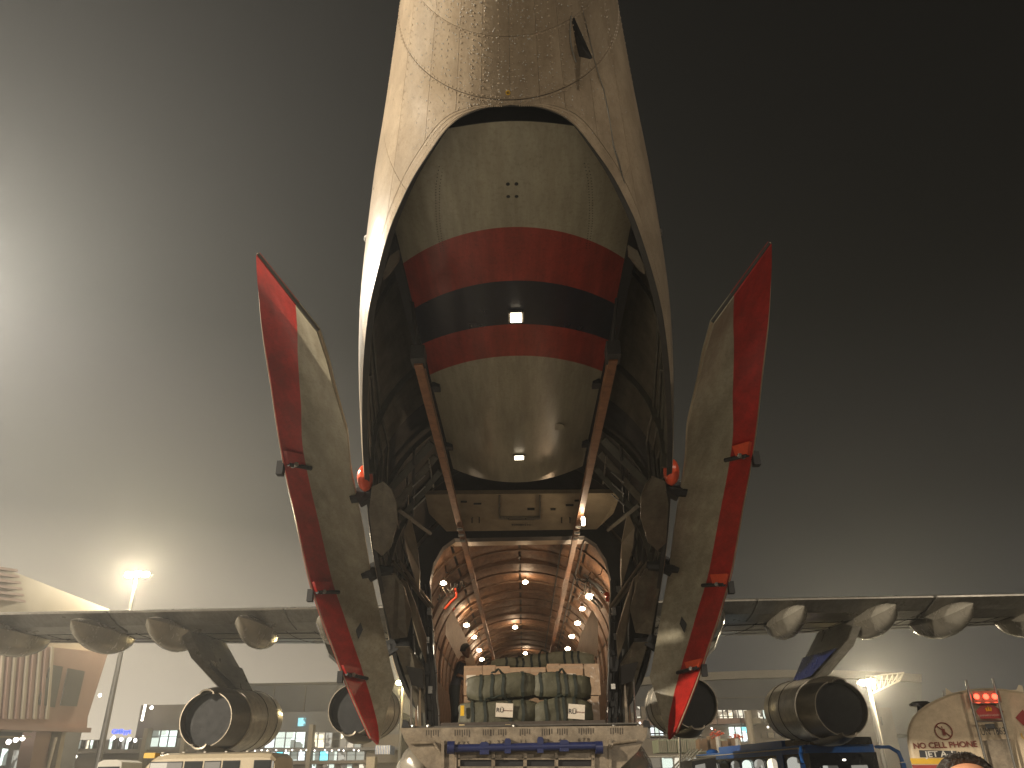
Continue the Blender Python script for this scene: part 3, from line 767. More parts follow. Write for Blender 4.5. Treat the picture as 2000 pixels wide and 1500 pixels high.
for (s_, u, v) in (('6 7 5', 905, 1452), ('4 3', 952, 1450), ('3 2', 978, 1449), ('1 1', 1022, 1448), ('2 3', 1066, 1447), ('4 5', 1098, 1446), ('6 7 8', 1140, 1445)):
    text(s_, 'ramp_number', RAMP, frame4(RP(u, v, .004), CR, Vector((0, 0, 1)), Vector((0, -1, 0))), .055, 'rampdark', sx=1.4)
for side, u in ((-1, 790), (1, 1262)):
    MB().prism([RP(u-6, 1421), RP(u+10, 1421), RP(u+6, 1408), RP(u-3, 1406)], (0, .12, 0)).build('ramp_lug', 'black', RAMP, bevel=.02)
for u in (806, 836, 1004, 1200, 1248):
    MB().ball(RP(u, 1420)+Vector((0, .03, .01)), .03, 8, 5).build('tie_down_ring', 'steel', RAMP)
# shiny hull lobes beside the ramp
for side in (-1, 1):
    rr_ = []
    for i in range(13):
        q = i/12; Y = 14.1-2.0*q; s_ = math.sqrt(max(.0, 1-q*q))*.98+.02
        rr_.append([Vector((side*(1.50)+.50*s_*math.cos(2*PI*j/20), Y, 1.72+.55*s_*math.sin(2*PI*j/20))) for j in range(20)])
    MB().loft(rr_, True, False).build('hull_side_lobe', 'fair', AP)

# ---- wings, pylons, engines, flap fairings
def wing_y(x):
    x = abs(x); te = 27.0-(x-2.2)*.28; le = 35.2-(x-2.2)*.50
    z = 6.95-(x-2.2)*.055; return te, le, z
for side in (-1, 1):
    rings = []
    for k in range(13):
        x = 1.8+22*k/12; te, le, z = wing_y(x); c = le-te; th = .55*(1-.5*k/12)
        prof = []
        for q in range(9): cx_ = q/8; prof.append((te+c*cx_, z+th*.9*math.sin(PI*cx_**.75)))
        for q in range(1, 8): cx_ = 1-q/8; prof.append((te+c*cx_, z-th*.75*math.sin(PI*cx_**.7)))
        rings.append([Vector((side*x, y, zz)) for y, zz in prof])
    WG = MB().loft(rings, True, True).build('wing', 'wing', AP)
    def under(x, q): te, le, z = wing_y(x); th = .55*(1-.5*((x-1.8)/22)); return Vector((side*x, te+(le-te)*q, z-th*.75*math.sin(PI*q**.7)-.004))
    for x in (3.2, 4.9, 5.7, 7.2, 8.1, 9.6, 10.7, 12.0, 12.6, 14.4, 15.1, 16.8, 18):
        MB().tube([under(x, .28+.66*k/10) for k in range(11)], .011, 4).build('wing_seam', 'dark', WG)
    for q in (.33, .52, .74): MB().tube([under(2.4+17*k/14, q) for k in range(15)], .012, 4).build('wing_seam', 'dark', WG)
    for x in (5.3, 6.9, 9.2, 11.9, 14, 16):
        c_ = under(x, .62); MB().tube([c_, c_-Vector((0, 0, .012))], .16, 14).build('access_panel', 'fair', WG)
    # flap and aileron sheets just below the trailing edge, with gaps
    for (xa, xb) in ((2.6, 7.6), (7.7, 12.6), (12.7, 17.5), (17.6, 23)):
        ra = []
        for x in (xa, xb):
            te, le, z = wing_y(x); c = le-te
            ra.append([Vector((side*x, te-.12, z-.02)), Vector((side*x, te-.12, z+.03)), Vector((side*x, te+c*.25, z-.22)), Vector((side*x, te+c*.25, z-.36)), Vector((side*x, te+c*.12, z-.26))])
        MB().loft(ra, True, True, smooth=False).build('flap', 'wing', WG, bevel=.01)
    for x in (4.1, 6.4, 8.8, 11.3, 13.3, 15.8, 19.0):
        te, le, z = wing_y(x)
        rg = []
        for i in range(11):
            q = i/10; s_ = (math.sin(PI*min(1, q*1.0))**.55) if 0 < q < 1 else 0.02
            Y = te-.7+4.2*q; h = .78*s_; w = .45*s_
            rg.append([Vector((side*x+w*math.cos(2*PI*j/16)*(1 if math.sin(2*PI*j/16) > 0 else .8), Y, z-.32+.18*q-h*.35+h*.62*math.sin(2*PI*j/16)*(1 if math.sin(2*PI*j/16) > 0 else 1))) for j in range(16)])
        MB().loft(rg, True, False).build('flap_track_fairing', 'fair', WG)
    for (ex, ey0, ey1, ez0, ez1) in ((10.3, 27.0, 32.6, 3.52, 3.82), (6.1, 29.6, 35.2, 3.95, 4.25)):
        EN = MB()
        prof = [(0, .90), (.06, .99), (.35, 1.05), (.6, 1.02), (.7, .97)]
        def ring(q, r, n=36):
            Y = ey1+(ey0-ey1)*q; z = ez1+(ez0-ez1)*q
            return [Vector((side*ex+r*math.cos(2*PI*j/n), Y, z+r*math.sin(2*PI*j/n))) for j in range(n)]
        EN.loft([ring(0, .80), ring(-.01, .88)]+[ring(q, r) for q, r in prof], True, False)
        E_ = EN.build('engine', 'nacelle', AP)
        MB().loft([ring(.70, .95), ring(.71, .93), ring(.985, .86), ring(1.0, .85), ring(1.0, .82), ring(.8, .80)], True, False).build('exhaust_nozzle', 'nozzle', E_)
        MB().loft([ring(.62, .985), ring(.62, 1.0), ring(.71, .985), ring(.71, .94)], True, False).build('nacelle_band', 'nacelle', E_)
        MB().add(ring(.93, .815), [tuple(range(36))]).build('turbine_disc', 'black', E_)
        MB().add(ring(.08, .82), [tuple(range(36))]).build('intake_fan', 'black', E_)
        for q in (.2, .42):
            MB().loft([ring(q, 1.035), ring(q+.004, 1.062), ring(q+.008, 1.035)], True, False).build('cowl_seam', 'nozzle', E_)
        # thrust reverser pods above and below the nozzle
        for sg in (-1, 1):
            rr_ = []
            for i in range(9):
                q = i/8; Y = ey0-.25+2.2*q; s_ = .5+.5*q
                rr_.append([Vector((side*ex+.45*s_*math.cos(PI*j/8), Y, ez0+.0*q+sg*(.74+.16*q+.22*math.sin(PI*j/8)*(.6+.4*math.sin(PI*q))))) for j in range(9)])
            MB().loft(rr_, False, False).build('reverser_bucket', 'nozzle', E_, solid=.05)
        te, le, zw = wing_y(ex)
        # pylon raked forward from the wing down to the nacelle
        pr = []
        for (Ya, Yb, z, w, xo) in ((te+.5, le-1.2, zw-.2, .20, .8), (te+1.4, le+.3, zw-1.2, .21, .45), (ey0+1.0, ey1-.6, ez0+1.0, .24, 0), (ey0+.8, ey1-.4, ez0+.75, .22, 0)):
            pr.append([Vector((side*(ex+xo)+w*c_, Ya+(Yb-Ya)*q_, z+ (.0))) for q_, c_ in ((0, .0), (.12, .75), (.4, 1), (.75, .9), (.95, .5), (1, 0), (.95, -.5), (.75, -.9), (.4, -1), (.12, -.75))])
        py = MB().loft(pr, True, True, smooth=False); PY = py.build('engine_pylon', 'wing', AP, bevel=.03)
        for sg in (-1, 1):
            xx_ = side*ex+sg*.245; xt_ = side*(ex+.45)+sg*.245
            MB().prism([Vector((xt_, te+2.2, zw-1.15)), Vector((xt_, le-.8, zw-1.0)), Vector((xx_, ey1-2.0, ez0+1.15)), Vector((xx_, ey0+1.6, ez0+1.15))], (sg*.012, 0, 0)).build('pylon_panel', 'blue' if side == 1 else 'wing', PY)
# fin and tailplane above the camera (outside the frame)
MB().prism([(-.18, 1.6, 7.6), (.18, 1.6, 7.6), (.18, 9.5, 7.6), (-.18, 9.5, 7.6)], (0, 0, 6.2)).build('tail_fin', 'skin', AP, bevel=.1)

# ================================================================== cargo in the hold
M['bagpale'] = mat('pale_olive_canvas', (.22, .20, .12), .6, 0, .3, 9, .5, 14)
def duffel(name, uc, vb, w, h, dep, Y, label, seedv, tilt=0, straps=(.18, .34, .66, .82)):
    rnd = random.Random(seedv)
    c = P(uc, vb, Y=Y)
    o = empty(name, c, label, 'duffel bag', 'olive duffel bags on the ramp')
    rg = []; n = 24; K = 14
    ph = [rnd.uniform(0, 6) for _ in range(6)]
    for i in range(K+1):
        q = i/K; e_ = 1-abs(2*q-1)**5*.28; x = -w/2+w*q
        ring = []
        for j in range(n):
            a = 2*PI*j/n; ca, sa = math.cos(a), math.sin(a)
            k = (abs(ca)**5+abs(sa)**5)**(-1/5)
            wob = 1+.03*math.sin(3*a+ph[0]+q*5)+.022*math.sin(9*q+ph[1]+2*a)+.012*math.sin(21*q+5*a+ph[2])
            ring.append(Vector((x+.008*math.sin(4*a+ph[3]), dep/2*ca*k*e_*wob+dep/2, h/2*sa*k*e_*wob+h/2+.02*math.sin(5*q+ph[4])))+c)
        rg.append(ring)
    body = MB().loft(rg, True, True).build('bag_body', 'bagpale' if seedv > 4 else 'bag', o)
    md = body.modifiers.new('sub', 'SUBSURF'); md.levels = 1; md.render_levels = 2
    for f_ in straps:
        i = f_*K; i0 = int(i); fr = i-i0
        loop = [rg[i0][j].lerp(rg[i0+1][j], fr) for j in range(n)]; cc = sum(loop, Vector())/n
        loop = [cc+(p-cc)*1.025 for p in loop]
        st = MB(); wv = Vector((.020, 0, 0))
        idx = [(j % n) for j in range(0, n+1)]
        st.loft([[loop[j]-wv, loop[j]+wv, cc+(loop[j]-cc)*1.03+wv, cc+(loop[j]-cc)*1.03-wv] for j in idx], True, False, smooth=False)
        st.build('strap', 'strap', o)
    # grab handle arched on top between the middle straps
    fa, fb = straps[1], straps[2]
    xa, xb = -w/2+w*fa, -w/2+w*fb
    hp = [c+Vector((xa+(xb-xa)*q, dep*.12+.03*math.sin(7*q), h*1.0-.01+.045*math.sin(PI*q)+.012*math.sin(11*q+ph[0]))) for q in [k/10 for k in range(11)]]
    MB().tube(hp, .013, 6, sx=1.6).build('handle', 'strap', o)
    return o
def label_card(parent, uc, vc, w, h, Y, rot=-.08):
    c = P(uc, vc, Y=Y); R_ = Matrix.Rotation(rot, 3, 'Y')
    k = MB().box(c, (w, .006, h), R_).build('label_card', 'card', parent, bevel=.002)
    xv = R_ @ Vector((1, 0, 0)); zv = R_ @ Vector((0, 0, 1)); nv = Vector((0, -1, 0))
    text('R\u00dc', 'printed_letters', parent, frame4(c+xv*(-w*.25)+nv*.006+zv*-.005, xv, zv, nv), h*.46, 'ink', .001, bold=.001)
    text('RESCUE UNIT', 'printed_letters', parent, frame4(c+xv*(w*.21)+nv*.006-zv*.005, xv, zv, nv), h*.115, 'inkred', .001)
    return k
d1 = duffel('duffel_bag', 972, 1424, 1.08, .38, .55, 11.35, 'olive duffel bag at the front left bottom with a white card and yellow tag', 1)
d2 = duffel('duffel_bag', 1101, 1422, .82, .38, .55, 11.35, 'olive duffel bag at the front right bottom with a white card near its right end', 2, straps=(.22, .40, .52, .70))
d3 = duffel('duffel_bag', 980, 1368, .98, .37, .5, 11.45, 'olive duffel bag stacked upper left, with glossy folds on its top', 3, straps=(.20, .36, .52, .80))
d4 = duffel('duffel_bag', 1100, 1366, .80, .36, .5, 11.45, 'olive duffel bag stacked upper right, its dark straps bunched on top', 4, straps=(.12, .42, .56, .72))
label_card(d1, 985, 1387, .235, .175, 11.31, .06)
label_card(d2, 1126, 1390, .225, .185, 11.31, .09)
MB().box(P(903, 1388, Y=11.33), (.05, .02, .13)).build('yellow_tag', 'yellow', d1, bevel=.005)
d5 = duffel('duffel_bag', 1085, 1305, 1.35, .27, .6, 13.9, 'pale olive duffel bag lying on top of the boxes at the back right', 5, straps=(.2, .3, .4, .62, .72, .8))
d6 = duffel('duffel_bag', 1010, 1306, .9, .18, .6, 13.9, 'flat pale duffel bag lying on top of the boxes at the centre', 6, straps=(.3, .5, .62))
def carton(u0, v0, u1, v1, Y, label, lab=True, m_='box', rot=0):
    a, b = P(u0, v1, Y=Y), P(u1, v0, Y=Y); w = b.x-a.x; h = b.z-a.z
    c = Vector(((a.x+b.x)/2, Y+.22, (a.z+b.z)/2))
    o = MB().box(c, (w-.006, .44, h)).build('carton', m_, None, bevel=.008)
    tag(o, label, 'carton', 'cartons stacked behind the bags')
    MB().box(c+Vector((0, -.222, h*.5-.05)), (w-.02, .003, .045)).build('packing_tape', 'wrap', o)
    if lab:
        MB().box(c+Vector((-w*.1, -.224, 0)), (w*.5, .004, h*.36)).build('shipping_label', 'card', o)
        text('R\u00dc', 'printed_letters', o, frame4(c+Vector((-w*.2, -.228, -.01)), (1, 0, 0), (0, 0, 1), (0, -1, 0)), .09, 'ink', .001)
    return o
cx = [(905, 1300, 942, 'leftmost carton in the row behind the bags, beside the loader'), (942, 1299, 968, 'narrow carton second from the left in the row behind the bags'), (968, 1301, 996, 'small carton with pale side third from the left behind the bags'), (996, 1303, 1036, 'carton with a large white label in the middle of the row'), (1036, 1303, 1066, 'plain carton right of the middle in the row behind the bags'), (1070, 1296, 1094, 'taller carton right of the gap in the row behind the bags'), (1094, 1296, 1141, 'wide carton with a small label second from the right'), (1141, 1296, 1170, 'stretch wrapped carton at the right end of the row')]
for i, (u0, v0, u1, lb) in enumerate(cx):
    carton(u0, v0, u1, 1358, 12.4, lb, i in (0, 3, 6), 'wrap' if i == 7 else 'box')
for i, (u0, u1) in enumerate(((905, 960), (960, 1015), (1015, 1070), (1070, 1125), (1125, 1170))):
    carton(u0, 1359, u1, 1432, 12.42, ('bottom carton hidden behind the left bags', 'second bottom carton behind the bags', 'middle bottom carton behind the bags', 'fourth bottom carton behind the bags', 'large stretch wrapped carton at the lower right beside the bags')[i], False, 'wrap' if i == 4 else 'box')
tag(MB().box((.0, 12.3, RZ+.05), (2.2, 2.2, .06)).build('cargo_pallet', 'rampdark', None, bevel=.01), 'low dark cargo pallet under the bags and cartons', 'pallet')
for i, (u, lb) in enumerate(((902, 'left'), (992, 'middle'), (1066, 'right'))):
    tag(MB().box(P(u, 1419, Y=11.05), (.07, .06, .05)).build('wood_block', 'wood', None, bevel=.005), 'small pale wood block on the ramp edge, %s of three' % lb, 'wood block', 'wood blocks on the ramp edge')

# ================================================================== people
def person(name, verts, edges, label, at, root=0):
    """one continuous skinned body; verts: (x, y, z, r)"""
    me = bpy.data.meshes.new(name); me.from_pydata([v[:3] for v in verts], edges, [])
    o = bpy.data.objects.new(name, me); COL.objects.link(o)
    sk = o.modifiers.new('skin', 'SKIN'); sk.use_smooth_shade = True
    for i, v in enumerate(verts):
        r = v[3]; me.skin_vertices[0].data[i].radius = (r, v[4]) if len(v) > 4 else (r, r)
        me.skin_vertices[0].data[i].use_root = (i == root)
    ss = o.modifiers.new('sub', 'SUBSURF'); ss.levels = 2; ss.render_levels = 2
    return o
def make_head(c, s, yaw, parent, skinm, pitch=0, hairlen=1.0):
    """head with skull, jaw, brow, nose, eyes, ears and hair; faces -Y before yaw"""
    R_ = Matrix.Rotation(yaw, 3, 'Z') @ Matrix.Rotation(pitch, 3, 'X'); c = Vector(c)
    def X(x, y, z): return c+R_ @ (Vector((x, y, z))*s)
    n = 24; prof = [(-.118, .030, .035, -.055), (-.105, .045, .055, -.042), (-.08, .056, .075, -.022), (-.05, .064, .088, -.008), (-.02, .069, .096, 0), (.01, .073, .100, .004), (.04, .076, .101, .008), (.07, .074, .096, .012), (.095, .063, .082, .014), (.113, .043, .056, .015), (.121, .015, .02, .015)]
    rg = []
    for z, a, b, yo in prof:
        ring = []
        for j in range(n):
            t = 2*PI*j/n; x = a*math.cos(t); y = yo+b*math.sin(t)
            if y < 0 and abs(x) < .03 and -.03 < z < .02: y -= .004
            ring.append(X(x, y, z))
        rg.append(ring)
    hd = MB().loft(rg, True, True)
    hd.loft([[X(w*math.cos(2*PI*j/8), y+w*.8*math.sin(2*PI*j/8), z) for j in range(8)] for z, w, y in ((.022, .006, -.097), (0, .010, -.103), (-.015, .015, -.110), (-.027, .017, -.103), (-.033, .010, -.092))], True, True)
    h = hd.build('head', skinm, parent); md = h.modifiers.new('sub', 'SUBSURF'); md.levels = 1; md.render_levels = 2
    for sx in (-1, 1):
        MB().ball(X(sx*.031, -.080, .008), .0125*s, 10, 8).build('eye', 'white', parent)
        MB().ball(X(sx*.031, -.0915, .008), .0055*s, 8, 6).build('iris', 'ink', parent)
        MB().tube([X(sx*.014, -.095, .028), X(sx*.032, -.094, .033), X(sx*.05, -.080, .028)], .004*s, 6).build('eyebrow', 'hair', parent)
        MB().ball(X(sx*.076, .008, -.005), (.010*s, .018*s, .030*s), 8, 8).build('ear', skinm, parent)
    MB().tube([X(-.022, -.083, -.058), X(0, -.090, -.056), X(.022, -.083, -.058)], .0055*s, 6).build('lips', 'maroon', parent)
    hr = []
    K = 12
    hb = MB()
    for z, a, b, yo in [(-.03, .074, .074, .040), (.0, .080, .084, .036), (.03, .083, .090, .032), (.06, .084, .094, .026), (.075, .082, .099, .014), (.10, .075, .095, .008), (.122, .056, .074, .008), (.135, .030, .042, .008), (.139, .008, .01, .008)]:
        ring = []
        for j in range(28):
            t = 2*PI*j/28; wob = 1+.03*math.sin(7*t+z*60)+.02*math.sin(13*t+z*90)
            y = b*math.sin(t)*wob; x = a*math.cos(t)*wob
            y = max(y, -b*(.25 if z < .07 else .45 if z < .09 else .45 if z < .11 else .80 if z < .13 else 1.2))
            ring.append(X(x, yo+y, z))
        hr.append(ring)
    hb.loft(hr, True, True)
    rnd = random.Random(3)
    for k in range(420):    # locks
        t = rnd.uniform(0, 2*PI); q = rnd.uniform(.1, 1.0); a = .078*math.sin(q*PI/2); z = .035+.098*math.cos(q*PI/2)
        x, y = a*math.cos(t), .012+1.22*a*math.sin(t)
        if y < -.025 and z < .120: continue
        L_ = rnd.uniform(.010, .024)
        dx = math.cos(t)*.4+rnd.uniform(-.3, .3); dy = math.sin(t)*.4+rnd.uniform(-.5, .1)
        hb.tube([X(x, y, z), X(x+dx*L_*.6, y+dy*L_*.6, z+.008), X(x+dx*L_, y+dy*L_, z-.004)], [.004*s, .0035*s, .0008*s], 4)
    hb.build('hair', 'hair', parent)
def hand(parent, w, fwd, side, skinm, s=1.0, curl=.5):
    w = Vector(w); fwd = Vector(fwd).normalized(); side = Vector(side); side = (side-fwd*side.dot(fwd)).normalized(); dn = fwd.cross(side)
    hb = MB()
    hb.loft([[w+fwd*f_*s+side*a*math.cos(2*PI*j/10)*s+dn*b*math.sin(2*PI*j/10)*s for j in range(10)] for f_, a, b in ((-.01, .026, .020), (.03, .036, .017), (.07, .042, .015), (.09, .040, .012))], True, True)
    for k, (o_, l_) in enumerate(((-.031, .070), (-.010, .080), (.011, .075), (.030, .060))):
        p = w+(fwd*.085+side*o_)*s; pts = [p]; d = fwd.copy()
        for q in range(3):
            d = (d*math.cos(curl*.7)+dn*math.sin(curl*.7)).normalized(); p = p+d*l_*s*(.42, .32, .26)[q]; pts.append(p)
        hb.tube(pts, [.0095*s, .009*s, .008*s, .006*s], 8)
    p = w+(fwd*.025-side*.032)*s
    hb.tube([p, p+(fwd*.028-side*.022+dn*.008)*s, p+(fwd*.056-side*.026+dn*.020)*s], [.012*s, .011*s, .008*s], 8)
    hb.build('hand', skinm, parent)
def build_person(loc, h, yaw, label, skinm, shirtm, trousm, lean=0.0, arms='down', sleeveless=False, headpitch=0):
    k = h/1.75
    R = empty('person', loc, label, 'person', None)
    Z = Matrix.Rotation(yaw, 3, 'Z'); L0 = Vector(loc)
    def T(x, y, z, r, r2=None):
        if z > .95: y -= (z-.95)*math.tan(lean); z = .95+(z-.95)*math.cos(lean*.9)
        p = L0+Z @ (Vector((x, y, z))*k)
        return (p.x, p.y, p.z, r*k) if r2 is None else (p.x, p.y, p.z, r*k, r2*k)
    V = [T(0, 0, .98, .15, .11), T(0, 0, 1.12, .135, .10), T(0, -.01, 1.28, .155, .11), T(0, 0, 1.40, .14, .09), T(0, .005, 1.47, .058), T(0, 0, 1.55, .055),
         T(-.09, 0, .90, .10), T(-.10, -.02, .50, .065), T(-.10, .0, .10, .045), T(-.10, -.10, .04, .035),
         T(.09, 0, .90, .10), T(.11, -.03, .50, .065), T(.11, .0, .10, .045), T(.11, -.10, .04, .035),
         T(-.17, 0, 1.40, .062), T(-.22, .02, 1.15, .048), T(.17, 0, 1.40, .062), T(.22, .02, 1.15, .048)]
    if arms == 'reach': V += [T(-.20, -.22, 1.05, .034), T(.20, -.24, 1.02, .034)]
    else: V += [T(-.23, -.04, .92, .034), T(.23, -.04, .92, .034)]
    E_ = [(0, 1), (1, 2), (2, 3), (3, 4), (4, 5), (0, 6), (6, 7), (7, 8), (8, 9), (0, 10), (10, 11), (11, 12), (12, 13), (3, 14), (14, 15), (3, 16), (16, 17), (15, 18), (17, 19)]
    b = person('body', V, E_, None, None); b.parent = R; b.matrix_parent_inverse = parent_inv(R)
    m3 = bpy.data.materials.new('clothed_body'); m3.use_nodes = True; t = m3.node_tree; pb = t.nodes['Principled BSDF']; pb.inputs['Roughness'].default_value = .7
    g = t.nodes.new('ShaderNodeNewGeometry'); sp_ = t.nodes.new('ShaderNodeSeparateXYZ'); t.links.new(g.outputs['Position'], sp_.inputs[0])
    r = t.nodes.new('ShaderNodeMapRange'); r.inputs['From Min'].default_value = L0.z; r.inputs['From Max'].default_value = L0.z+1.75*k; t.links.new(sp_.outputs['Z'], r.inputs[0])
    c = t.nodes.new('ShaderNodeValToRGB'); c.color_ramp.interpolation = 'CONSTANT'; t.links.new(r.outputs[0], c.inputs[0])
    bc = lambda q: q
    c.color_ramp.elements[0].color = (*trousm, 1); c.color_ramp.elements[1].position = .555; c.color_ramp.elements[1].color = (*shirtm, 1)
    q = c.color_ramp.elements.new(.835 if lean < .1 else .80); q.color = (*skinm[1], 1)
    t.links.new(c.outputs[0], pb.inputs['Base Color']); b.data.materials.append(m3)
    fw = Z @ Vector((0, -1, 0)); sd = Z @ Vector((1, 0, 0))
    for i, (wi, ei) in enumerate(((18, 15), (19, 17))):
        w = Vector(V[wi][:3]); e_ = Vector(V[ei][:3])
        if sleeveless: MB().tube([Vector(V[14+2*i][:3]), e_, w], [.060*k, .050*k, .036*k], 10).build('bare_arm', skinm[0], R)
        hand(R, w, (w-e_), sd*(1 if i else -1), skinm[0], k)
    hp = T(0, -.02, 1.64, 0)
    make_head(hp[:3], k, yaw, R, skinm[0], pitch=headpitch)
    return R
pl_ = P(888, 1300, Y=14.9)
build_person((pl_.x, 14.9, RZ), 1.66, math.radians(90)+.25, 'loader in dark sleeveless vest leaning towards the cartons at the left of the hold', ('skindark', (.30, .15, .08)), (.035, .035, .045), (.018, .022, .020), lean=.28, arms='reach', sleeveless=True, headpitch=.25)
hp = P(1873, 1464, Y=2.45)
build_person((hp.x, 2.45, 0), (hp.z)/1.022*1.0, math.radians(-18), 'man close to the camera with dark hair combed back, only hair and forehead in view', ('skinhuman', (.62, .30, .17)), (.03, .035, .06), (.02, .02, .03))

# ================================================================== fuel tanker
TA_ = -math.radians(29); ca, sa = math.cos(TA_), math.sin(TA_)
TX, TY = Vector((ca, sa, 0)), Vector((-sa, ca, 0)); TZ = Vector((0, 0, 1))
T0 = P(1915, 1345, Y=13.6); ztop = T0.z
T0 = Vector((T0.x, T0.y, 0))
def TL(x, y, z): return T0+TX*x+TY*y+TZ*z
def TP(u, v, off=0):   # pixel onto the rear face plane
    r = ray(u, v); n = -TY; d = (T0-CP).dot(n)/r.dot(n); return CP+r*d+n*off
tk = empty('fuel_tanker', T0, 'cream aviation fuel tanker seen from the rear with ladder, red lamps and warning lettering', 'tanker')
zc_t, ht, hw_t = ztop-.98, .98, 1.28
def trr(y, s_=1):
    out = []
    for j in range(48):
        a = 2*PI*j/48; c_, s2 = math.cos(a), math.sin(a); k_ = (abs(c_)**3.3+abs(s2)**2.3)**(-1/2.9)
        out.append(TL(hw_t*c_*k_*s_, y, zc_t+ht*s2*min(1.0, k_)*s_ if s2 > 0 else zc_t+ht*s2*k_*s_))
    return out
MB().loft([trr(0, .94), trr(.0, .965), trr(.02, .99), trr(.06, 1), trr(6.5, 1), trr(6.55, .97)], True, True).build('tank', 'tank', tk)
for y_ in (.10, 1.6, 3.2, 4.8): MB().tube(trr(y_, 1.004)+[trr(y_, 1.004)[0]], .012, 5).build('weld_seam', 'tank', tk)
ch = MB(); ch.box(TL(0, 3.2, .8), (.9, 7.4, .3), Matrix.Rotation(TA_, 3, 'Z')); ch.build('chassis', 'black', tk)
for x in (-1.0, 1.0):
    for y in (1.0, 2.2, 6.8):
        MB().tube([TL(x-.15, y, .5), TL(x+.15, y, .5)], .5, 24).build('wheel', 'black', tk, bevel=.04)
MB().box(TL(0, 7.7, 1.5), (2.4, 1.9, 2.1), Matrix.Rotation(TA_, 3, 'Z')).build('cab', 'white', tk, bevel=.12)
MB().box(TL(0, 8.66, 1.95), (2.1, .03, .8), Matrix.Rotation(TA_, 3, 'Z')).build('windscreen', 'glass', tk)
def face_poly(name, pl, off, th, m_):
    return MB().prism([TP(u, v, off) for u, v in pl], TY*-th).build(name, m_, tk)
face_poly('yellow_band', ((1777, 1481), (1960, 1481), (1960, 1492), (1781, 1492)), .012, .004, 'yellow')
face_poly('maroon_band', ((1781, 1494), (1960, 1494), (1975, 1540), (1800, 1540)), .012, .004, 'maroon')
face_poly('black_plate', ((1795, 1465), (1868, 1467), (1868, 1480), (1797, 1479)), .012, .004, 'ink')
def ftext(s_, u, v, size, m_, off=.018, sx=1.0, bold=0): return text(s_, 'printed_letters', tk, frame4(TP(u, v, off), TX, TZ, -TY), size, m_, .001, sx=sx, bold=bold)
ftext('NO CELL PHONE', 1845, 1455.5, .122, 'inkred', bold=.0025, sx=1.0)
ftext('JET A-1', 1836, 1473, .12, 'white', .02, 1.15, bold=.003)
ftext('UN 1863', 1940, 1430, .150, 'ink', .20, .62)
ftext('U', 2000, 1438, .12, 'yellow', .02)
# no mobile phone roundel
c0 = TP(1843, 1428, .018)
MB().tube([c0+(TX*math.cos(2*PI*k/32)+TZ*math.sin(2*PI*k/32))*.125 for k in range(33)], .0095, 6).tube([c0+TX*-.09+TZ*.09, c0+TX*.09-TZ*.09], .008, 6).build('roundel', 'inkred', tk)
MB().box(c0+TZ*-.015, (.045, .006, .10), Matrix.Rotation(TA_, 3, 'Z')).tube([c0+TX*-.012+TZ*.03, c0+TX*-.012+TZ*.075], .006, 6).build('phone_symbol', 'inkred', tk)
# ladder
for (u0, v0, u1, v1) in ((1887, 1330, 1934, 1520), (1939, 1327, 1983, 1500)):
    MB().tube([TP(u0, v0, .16), TP(u1, v1, .16)], .020, 8).build('ladder_rail', 'steel', tk)
for v in (1375, 1410):
    du = (v-1330)*.25
    MB().tube([TP(1887+du, v, .16), TP(1940+du, v-1, .16)], .016, 8).build('ladder_rung', 'steel', tk)
MB().prism([TP(u, v, .12) for u, v in ((1899, 1352), (1951, 1350), (1957, 1373), (1904, 1375))], -TY*.03).build('lamp_board', 'ramp', tk, bevel=.005)
for u in (1908, 1926, 1943):
    p = TP(u, 1362, .165); MB().ball(p, .042, 12, 8).build('red_lamp', 'redlamp', tk)
    lamp('red_lamp_light', p-TY*.08, 0.35, (1, .08, .03), .03)
MB().prism([TP(u, v, .10) for u, v in ((1918, 1377), (1937, 1377), (1960, 1390), (1955, 1404), (1916, 1405), (1906, 1390))], -TY*.012).build('flammable_sign', 'maroon', tk)
p = TP(1931, 1386, .115)
for k in (-1, 0, 1): MB().tube([p+TX*k*.025-TZ*.03, p+TX*k*.035+TZ*.01, p+TX*k*.022+TZ*(.05 if k == 0 else .035)], [.012, .014, .002], 6).build('flame_symbol', 'yellow', tk)
ftext('FLAMMABLE LIQUID', 1931, 1398, .034, 'card', .116)
MB().prism([TP(u, v, .012) for u, v in ((1983, 1402), (1997, 1386), (2012, 1400), (2000, 1418))], -TY*.006).build('hazard_diamond', 'maroon', tk)
MB().box(TP(1934, 1419, .05), (.13, .08, .07), Matrix.Rotation(TA_, 3, 'Z')).build('rear_camera', 'busblack', tk, bevel=.01)
MB().prism([TP(u, v, .02) for u, v in ((1917, 1447), (1974, 1443), (1990, 1530), (1935, 1530))], -TY*.05).build('rear_cabinet', 'ramp', tk, bevel=.01)
# roof gear
MB().loft([[TP(u, v, -.4)+(TX*math.cos(2*PI*j/20)+TY*math.sin(2*PI*j/20))*r for j in range(20)] for u, v, r in ((1797, 1392, .07), (1796, 1378, .07), (1794, 1376, .17), (1793, 1371, .18), (1793, 1367, .12))], True, True).build('roof_vent', 'busblack', tk)
MB().prism([TP(u, v, -.5) for u, v in ((1845, 1374), (1843, 1338), (1856, 1348), (1893, 1349), (1896, 1362), (1870, 1366))], TY*1.2).build('roof_coaming', 'cream', tk, bevel=.01)
MB().prism([TP(u, v, -.5) for u, v in ((1956, 1362), (1952, 1343), (1986, 1342), (1990, 1332), (1998, 1334), (2004, 1362))], TY*1.2).build('roof_coaming', 'cream', tk, bevel=.01)
MB().tube([TP(1841, 1347, -.3), TP(1844, 1376, -.3)], .022, 8).build('handrail', 'steel', tk)
MB().tube([TP(1889, 1350, -.1), TP(1891, 1368, -.1)], .016, 8).build('hose', 'black', tk)

